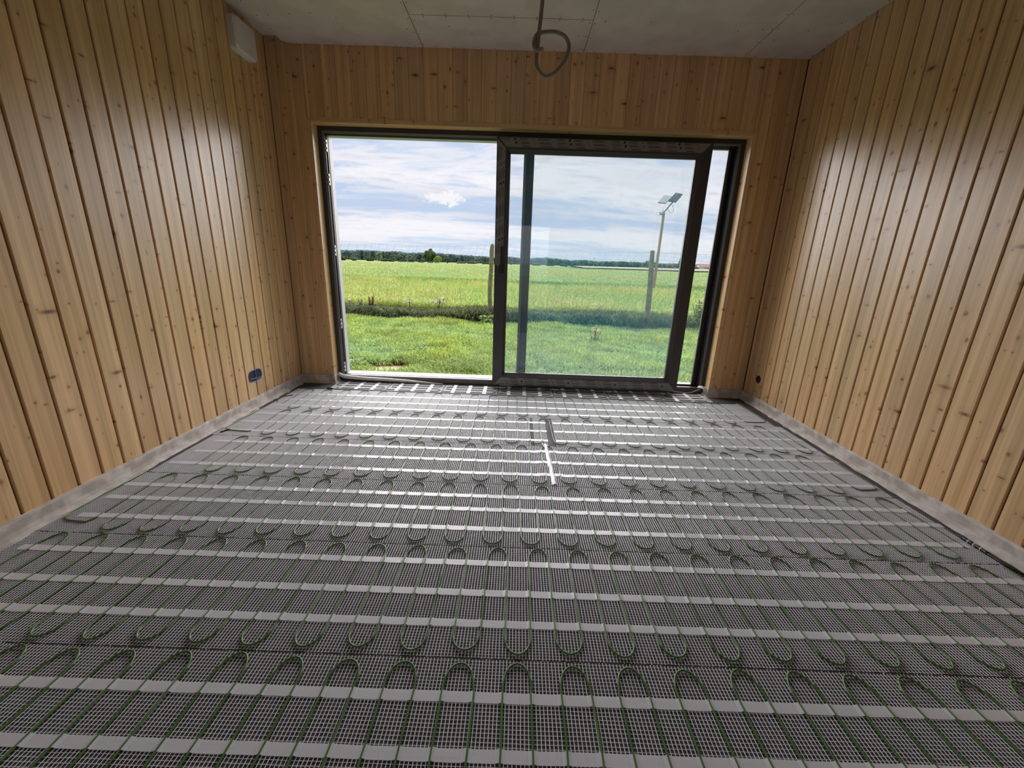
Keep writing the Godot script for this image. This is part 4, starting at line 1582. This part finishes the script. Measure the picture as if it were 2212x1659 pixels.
func crown(o: Node3D, at: Vector3, size: Vector3, blobs: int, m: Material) -> void:
	var b := MB.new()
	for k in blobs * 6:
		var d := Vector3(rng.randf_range(-1, 1), rng.randf_range(-1, 1), rng.randf_range(-1, 1))
		while d.length() > 1.0:
			d = Vector3(rng.randf_range(-1, 1), rng.randf_range(-1, 1), rng.randf_range(-1, 1))
		d *= 1.0 + 0.35 * noise.get_noise_3dv(d * 60.0 + at)
		var ss := rng.randf_range(0.16, 0.34)
		b.blob(at + d * size * 0.82, Vector3(1, 0.85, 1) * ss * (size.x + size.y) * 0.5, noise, 0.8, 1.6, 6, 8)
	put("crown", b, m, o)


func tree(label: String, x: float, z: float, base: float, top: float, wide: float, c: Color, blobs := 7, called := "tree", category := "tree") -> void:
	var o := thing(called, label, category)
	var h := top - base
	put("trunk", bar([Vector3(x, base - 0.6, z), Vector3(x, base + h * 0.6, z)], 0.03 * h + 0.03, 6), M.bark, o)
	crown(o, Vector3(x, base + h * 0.53, z), Vector3(wide, h * 0.5, wide * 0.8), blobs, plain(c, 0.9, 0.0, 0.2))


func build_far() -> void:
	# the forest on the skyline, hundreds of crowns of no single outline
	var cr := MB.new()
	for k in 26:
		var d := Vector3(rng.randf_range(-1, 1), rng.randf_range(-1, 1), rng.randf_range(-1, 1))
		if d.length() > 1.0:
			d = d.normalized()
		cr.blob(d * Vector3(0.8, 0.85, 0.8), Vector3(0.30, 0.16, 0.30) * rng.randf_range(0.7, 1.3), noise, 0.8, 1.5, 5, 7)
	cr.blob(Vector3.ZERO, Vector3(0.7, 0.8, 0.7), noise, 0.5, 1.5, 7, 10)
	var spots := []
	for k in 1900:
		var t := rng.randf()
		var x := lerpf(-190.0, 190.0, t)
		var z := rng.randf_range(-395.0, -345.0)
		var top := 9.0 - 2.0 * smoothstep(-140.0, 40.0, x) + 0.9 * noise.get_noise_1d(x * 3.0)
		if x > 5.0 and x < 60.0:
			top += 1.0 * exp(-pow((x - 14.0) / 16.0, 2.0))
		top *= 1.0 - 0.32 * rng.randf() * rng.randf()
		var h := 5.0
		var b := Basis(Vector3.UP, rng.randf() * TAU).scaled_local(Vector3(rng.randf_range(1.6, 2.8), h, rng.randf_range(1.6, 2.8)))
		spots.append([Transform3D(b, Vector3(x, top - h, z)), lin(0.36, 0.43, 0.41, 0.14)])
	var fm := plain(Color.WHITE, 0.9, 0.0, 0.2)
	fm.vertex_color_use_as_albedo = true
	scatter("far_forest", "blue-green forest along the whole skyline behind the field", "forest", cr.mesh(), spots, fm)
	# single trees and bushes along the far edge of the field
	tree("tall dark tree, highest of those behind the left half of the field", -30.6, -147.0, 0.3, 5.1, 2.5, Color(0.30, 0.36, 0.22), 11)
	tree("round light green bush in front of the tall dark tree", -27.3, -142.0, 0.35, 2.75, 1.5, Color(0.50, 0.58, 0.30), 6, "bush", "bush")
	tree("dark bushy tree just right of the tall dark tree", -24.9, -148.0, 0.45, 2.5, 1.5, Color(0.29, 0.38, 0.22), 6)
	tree("grey-green willow leaning left, far left of the tall dark tree", -53.0, -161.0, 0.25, 3.6, 1.5, Color(0.46, 0.53, 0.38), 6)
	tree("broad grey-green tree between the willow and the tall dark tree", -46.5, -163.5, 0.1, 3.2, 1.9, Color(0.36, 0.44, 0.32), 7)
	tree("pale tree right of the broad grey-green tree", -42.6, -164.0, 0.2, 3.3, 1.6, Color(0.42, 0.48, 0.38), 6)
	tree("small thin tree seen between the leaf and the mullion", -3.2, -160.0, 0.5, 3.6, 0.9, Color(0.32, 0.38, 0.28), 5)
	tree("dark tree just right of the lamp pole", 57.5, -190.0, 1.2, 4.4, 2.9, Color(0.25, 0.34, 0.24), 8)
	tree("rusty low bush between the lamp pole tree and the spruce", 66.5, -188.0, 1.2, 3.0, 2.6, Color(0.46, 0.38, 0.26), 6, "bush", "bush")
	var n := 0
	var which := ["low dark bush at the far left of the field edge, beside the jamb", "second low bush from the left jamb along the far field edge", "rounded low bush left of the leaning willow", "low bush at the foot of the leaning willow, on its right", "low bush under the broad grey-green tree", "small low bush under the pale tree", "low bush beside the left utility pole", "low bush between the left utility pole and the tall dark tree", "low bush touching the left side of the tall dark tree", "low bush right of the dark bushy tree", "low bush midway between the dark bushy tree and the left fence post", "low bush just left of the left fence post", "low bush behind the left fence post", "low bush right of the mullion seen through two panes", "second low bush right of the mullion", "third low bush right of the mullion", "low bush left of the middle utility pole", "tall hedge bush just right of the middle utility pole", "tall hedge bush one along right of the middle utility pole", "tall hedge bush halfway from the middle pole to the lamp", "tall hedge bush left of the pole beside the lamp", "tall hedge bush nearest the left side of the lamp pole", "hedge bush behind the right stile of the leaf", "hedge bush in front of the distant house", "hedge bush at the right edge of the fixed glass"]
	for q in [[-66.0, 1.9, 2.6], [-62.0, 1.6, 2.0], [-56.7, 2.0, 2.4], [-50.0, 1.5, 2.2], [-47.5, 1.7, 2.0], [-43.6, 1.3, 2.1], [-40.0, 1.6, 2.0], [-36.4, 1.7, 2.2], [-33.6, 1.3, 1.6], [-21.5, 1.1, 2.2], [-17.5, 1.4, 2.4], [-12.5, 1.2, 2.2], [-8.6, 1.3, 2.0], [6.5, 1.7, 2.2], [11.5, 1.5, 2.0], [16.5, 1.5, 2.4], [21.5, 1.9, 3.0], [27.5, 2.9, 3.2], [33.0, 3.0, 3.4], [38.5, 3.1, 3.4], [43.5, 3.0, 3.2], [48.5, 2.8, 2.8], [72.0, 2.8, 2.6], [78.0, 2.6, 2.8], [84.5, 2.6, 3.0]]:
		var z := -158.0 - 1.5 * (n % 3) - (30.0 if q[0] > 60 else 0.0)
		var o := thing("hedge_bush", which[n], "bush", Vector3.ZERO, "far hedge bushes")
		var base := land(q[0], z) - 0.2
		var f := 0.9 + 0.2 * noise.get_noise_1d(n * 70.0)
		put("trunk", bar([Vector3(q[0], base - 0.5, z), Vector3(q[0], base + 0.5, z)], 0.08, 5), M.bark, o)
		crown(o, Vector3(q[0], base + (q[1] - base) * 0.5, z), Vector3(q[2] * 0.82, maxf(0.6, (q[1] - base) * 0.55), 1.4), 6, plain(Color(0.29 * f, 0.38 * f, 0.23 * f), 0.9, 0.0, 0.2))
		n += 1
	# spruce by the house
	var s := thing("spruce", "pointed spruce near the house at the far right", "tree")
	put("trunk", bar([Vector3(62.7, 0.6, -168.0), Vector3(62.7, 4.4, -168.0)], 0.14, 6), M.bark, s)
	var sb := MB.new()
	for k in 8:
		var y := 1.4 + k * 0.48
		var r := 1.55 * (1.0 - k / 8.6)
		for a in 11:
			var a0 := TAU * a / 11 + k
			var a1 := TAU * (a + 1) / 11 + k
			var rr := r * (1.0 + 0.25 * noise.get_noise_2d(a * 70.0, k * 50.0))
			sb.tri(Vector3(62.7, y + 0.75, -168.0), Vector3(62.7 + cos(a1) * rr, y - 0.1, -168.0 + sin(a1) * rr), Vector3(62.7 + cos(a0) * rr, y - 0.1, -168.0 + sin(a0) * rr))
	put("branches", sb, plain(Color(0.22, 0.31, 0.25), 0.9, 0.0, 0.2), s)
	# house behind the right hedge
	var hs := thing("house", "distant cream house with a red roof at the far right", "house")
	put("wall", bx(Vector3(80.0, 0.5, -199.0), Vector3(90.5, 2.65, -194.0)), M.render, hs)
	var rf := MB.new()
	rf.slab(PackedVector2Array([Vector2(-3.1, 0), Vector2(3.1, 0), Vector2(0, 1.35)]), 8.9, Transform3D(Basis(Vector3(0, 0, 1), Vector3.UP, Vector3(-1, 0, 0)), Vector3(90.7, 2.6, -196.5)))
	put("roof", rf, M.roof, hs)
	put("gable", bx(Vector3(80.5, 0.5, -193.9), Vector3(83.0, 3.1, -192.5), 0.05), M.render, hs)
	# utility poles
	for q in [["utility pole in the middle of the skyline, tallest beyond the field", 25.6, -147.8, 0.5, 4.15], ["utility pole just right of the mullion", 1.0, -165.0, 0.4, 4.1], ["utility pole left of the lamp pole", 44.1, -153.8, 1.0, 3.3], ["utility pole among the bushes left of the tall dark tree", -40.5, -154.8, 0.2, 3.7]]:
		var o := thing("utility_pole", q[0], "pole")
		put("shaft", bar([Vector3(q[1], q[3] - 0.6, q[2]), Vector3(q[1], q[4], q[2])], 0.075, 6), M.zinc, o)
		put("crossarm", bx(Vector3(q[1] - 0.4, q[4] - 0.25, q[2] - 0.05), Vector3(q[1] + 0.4, q[4] - 0.17, q[2] + 0.05)), M.zinc, o)
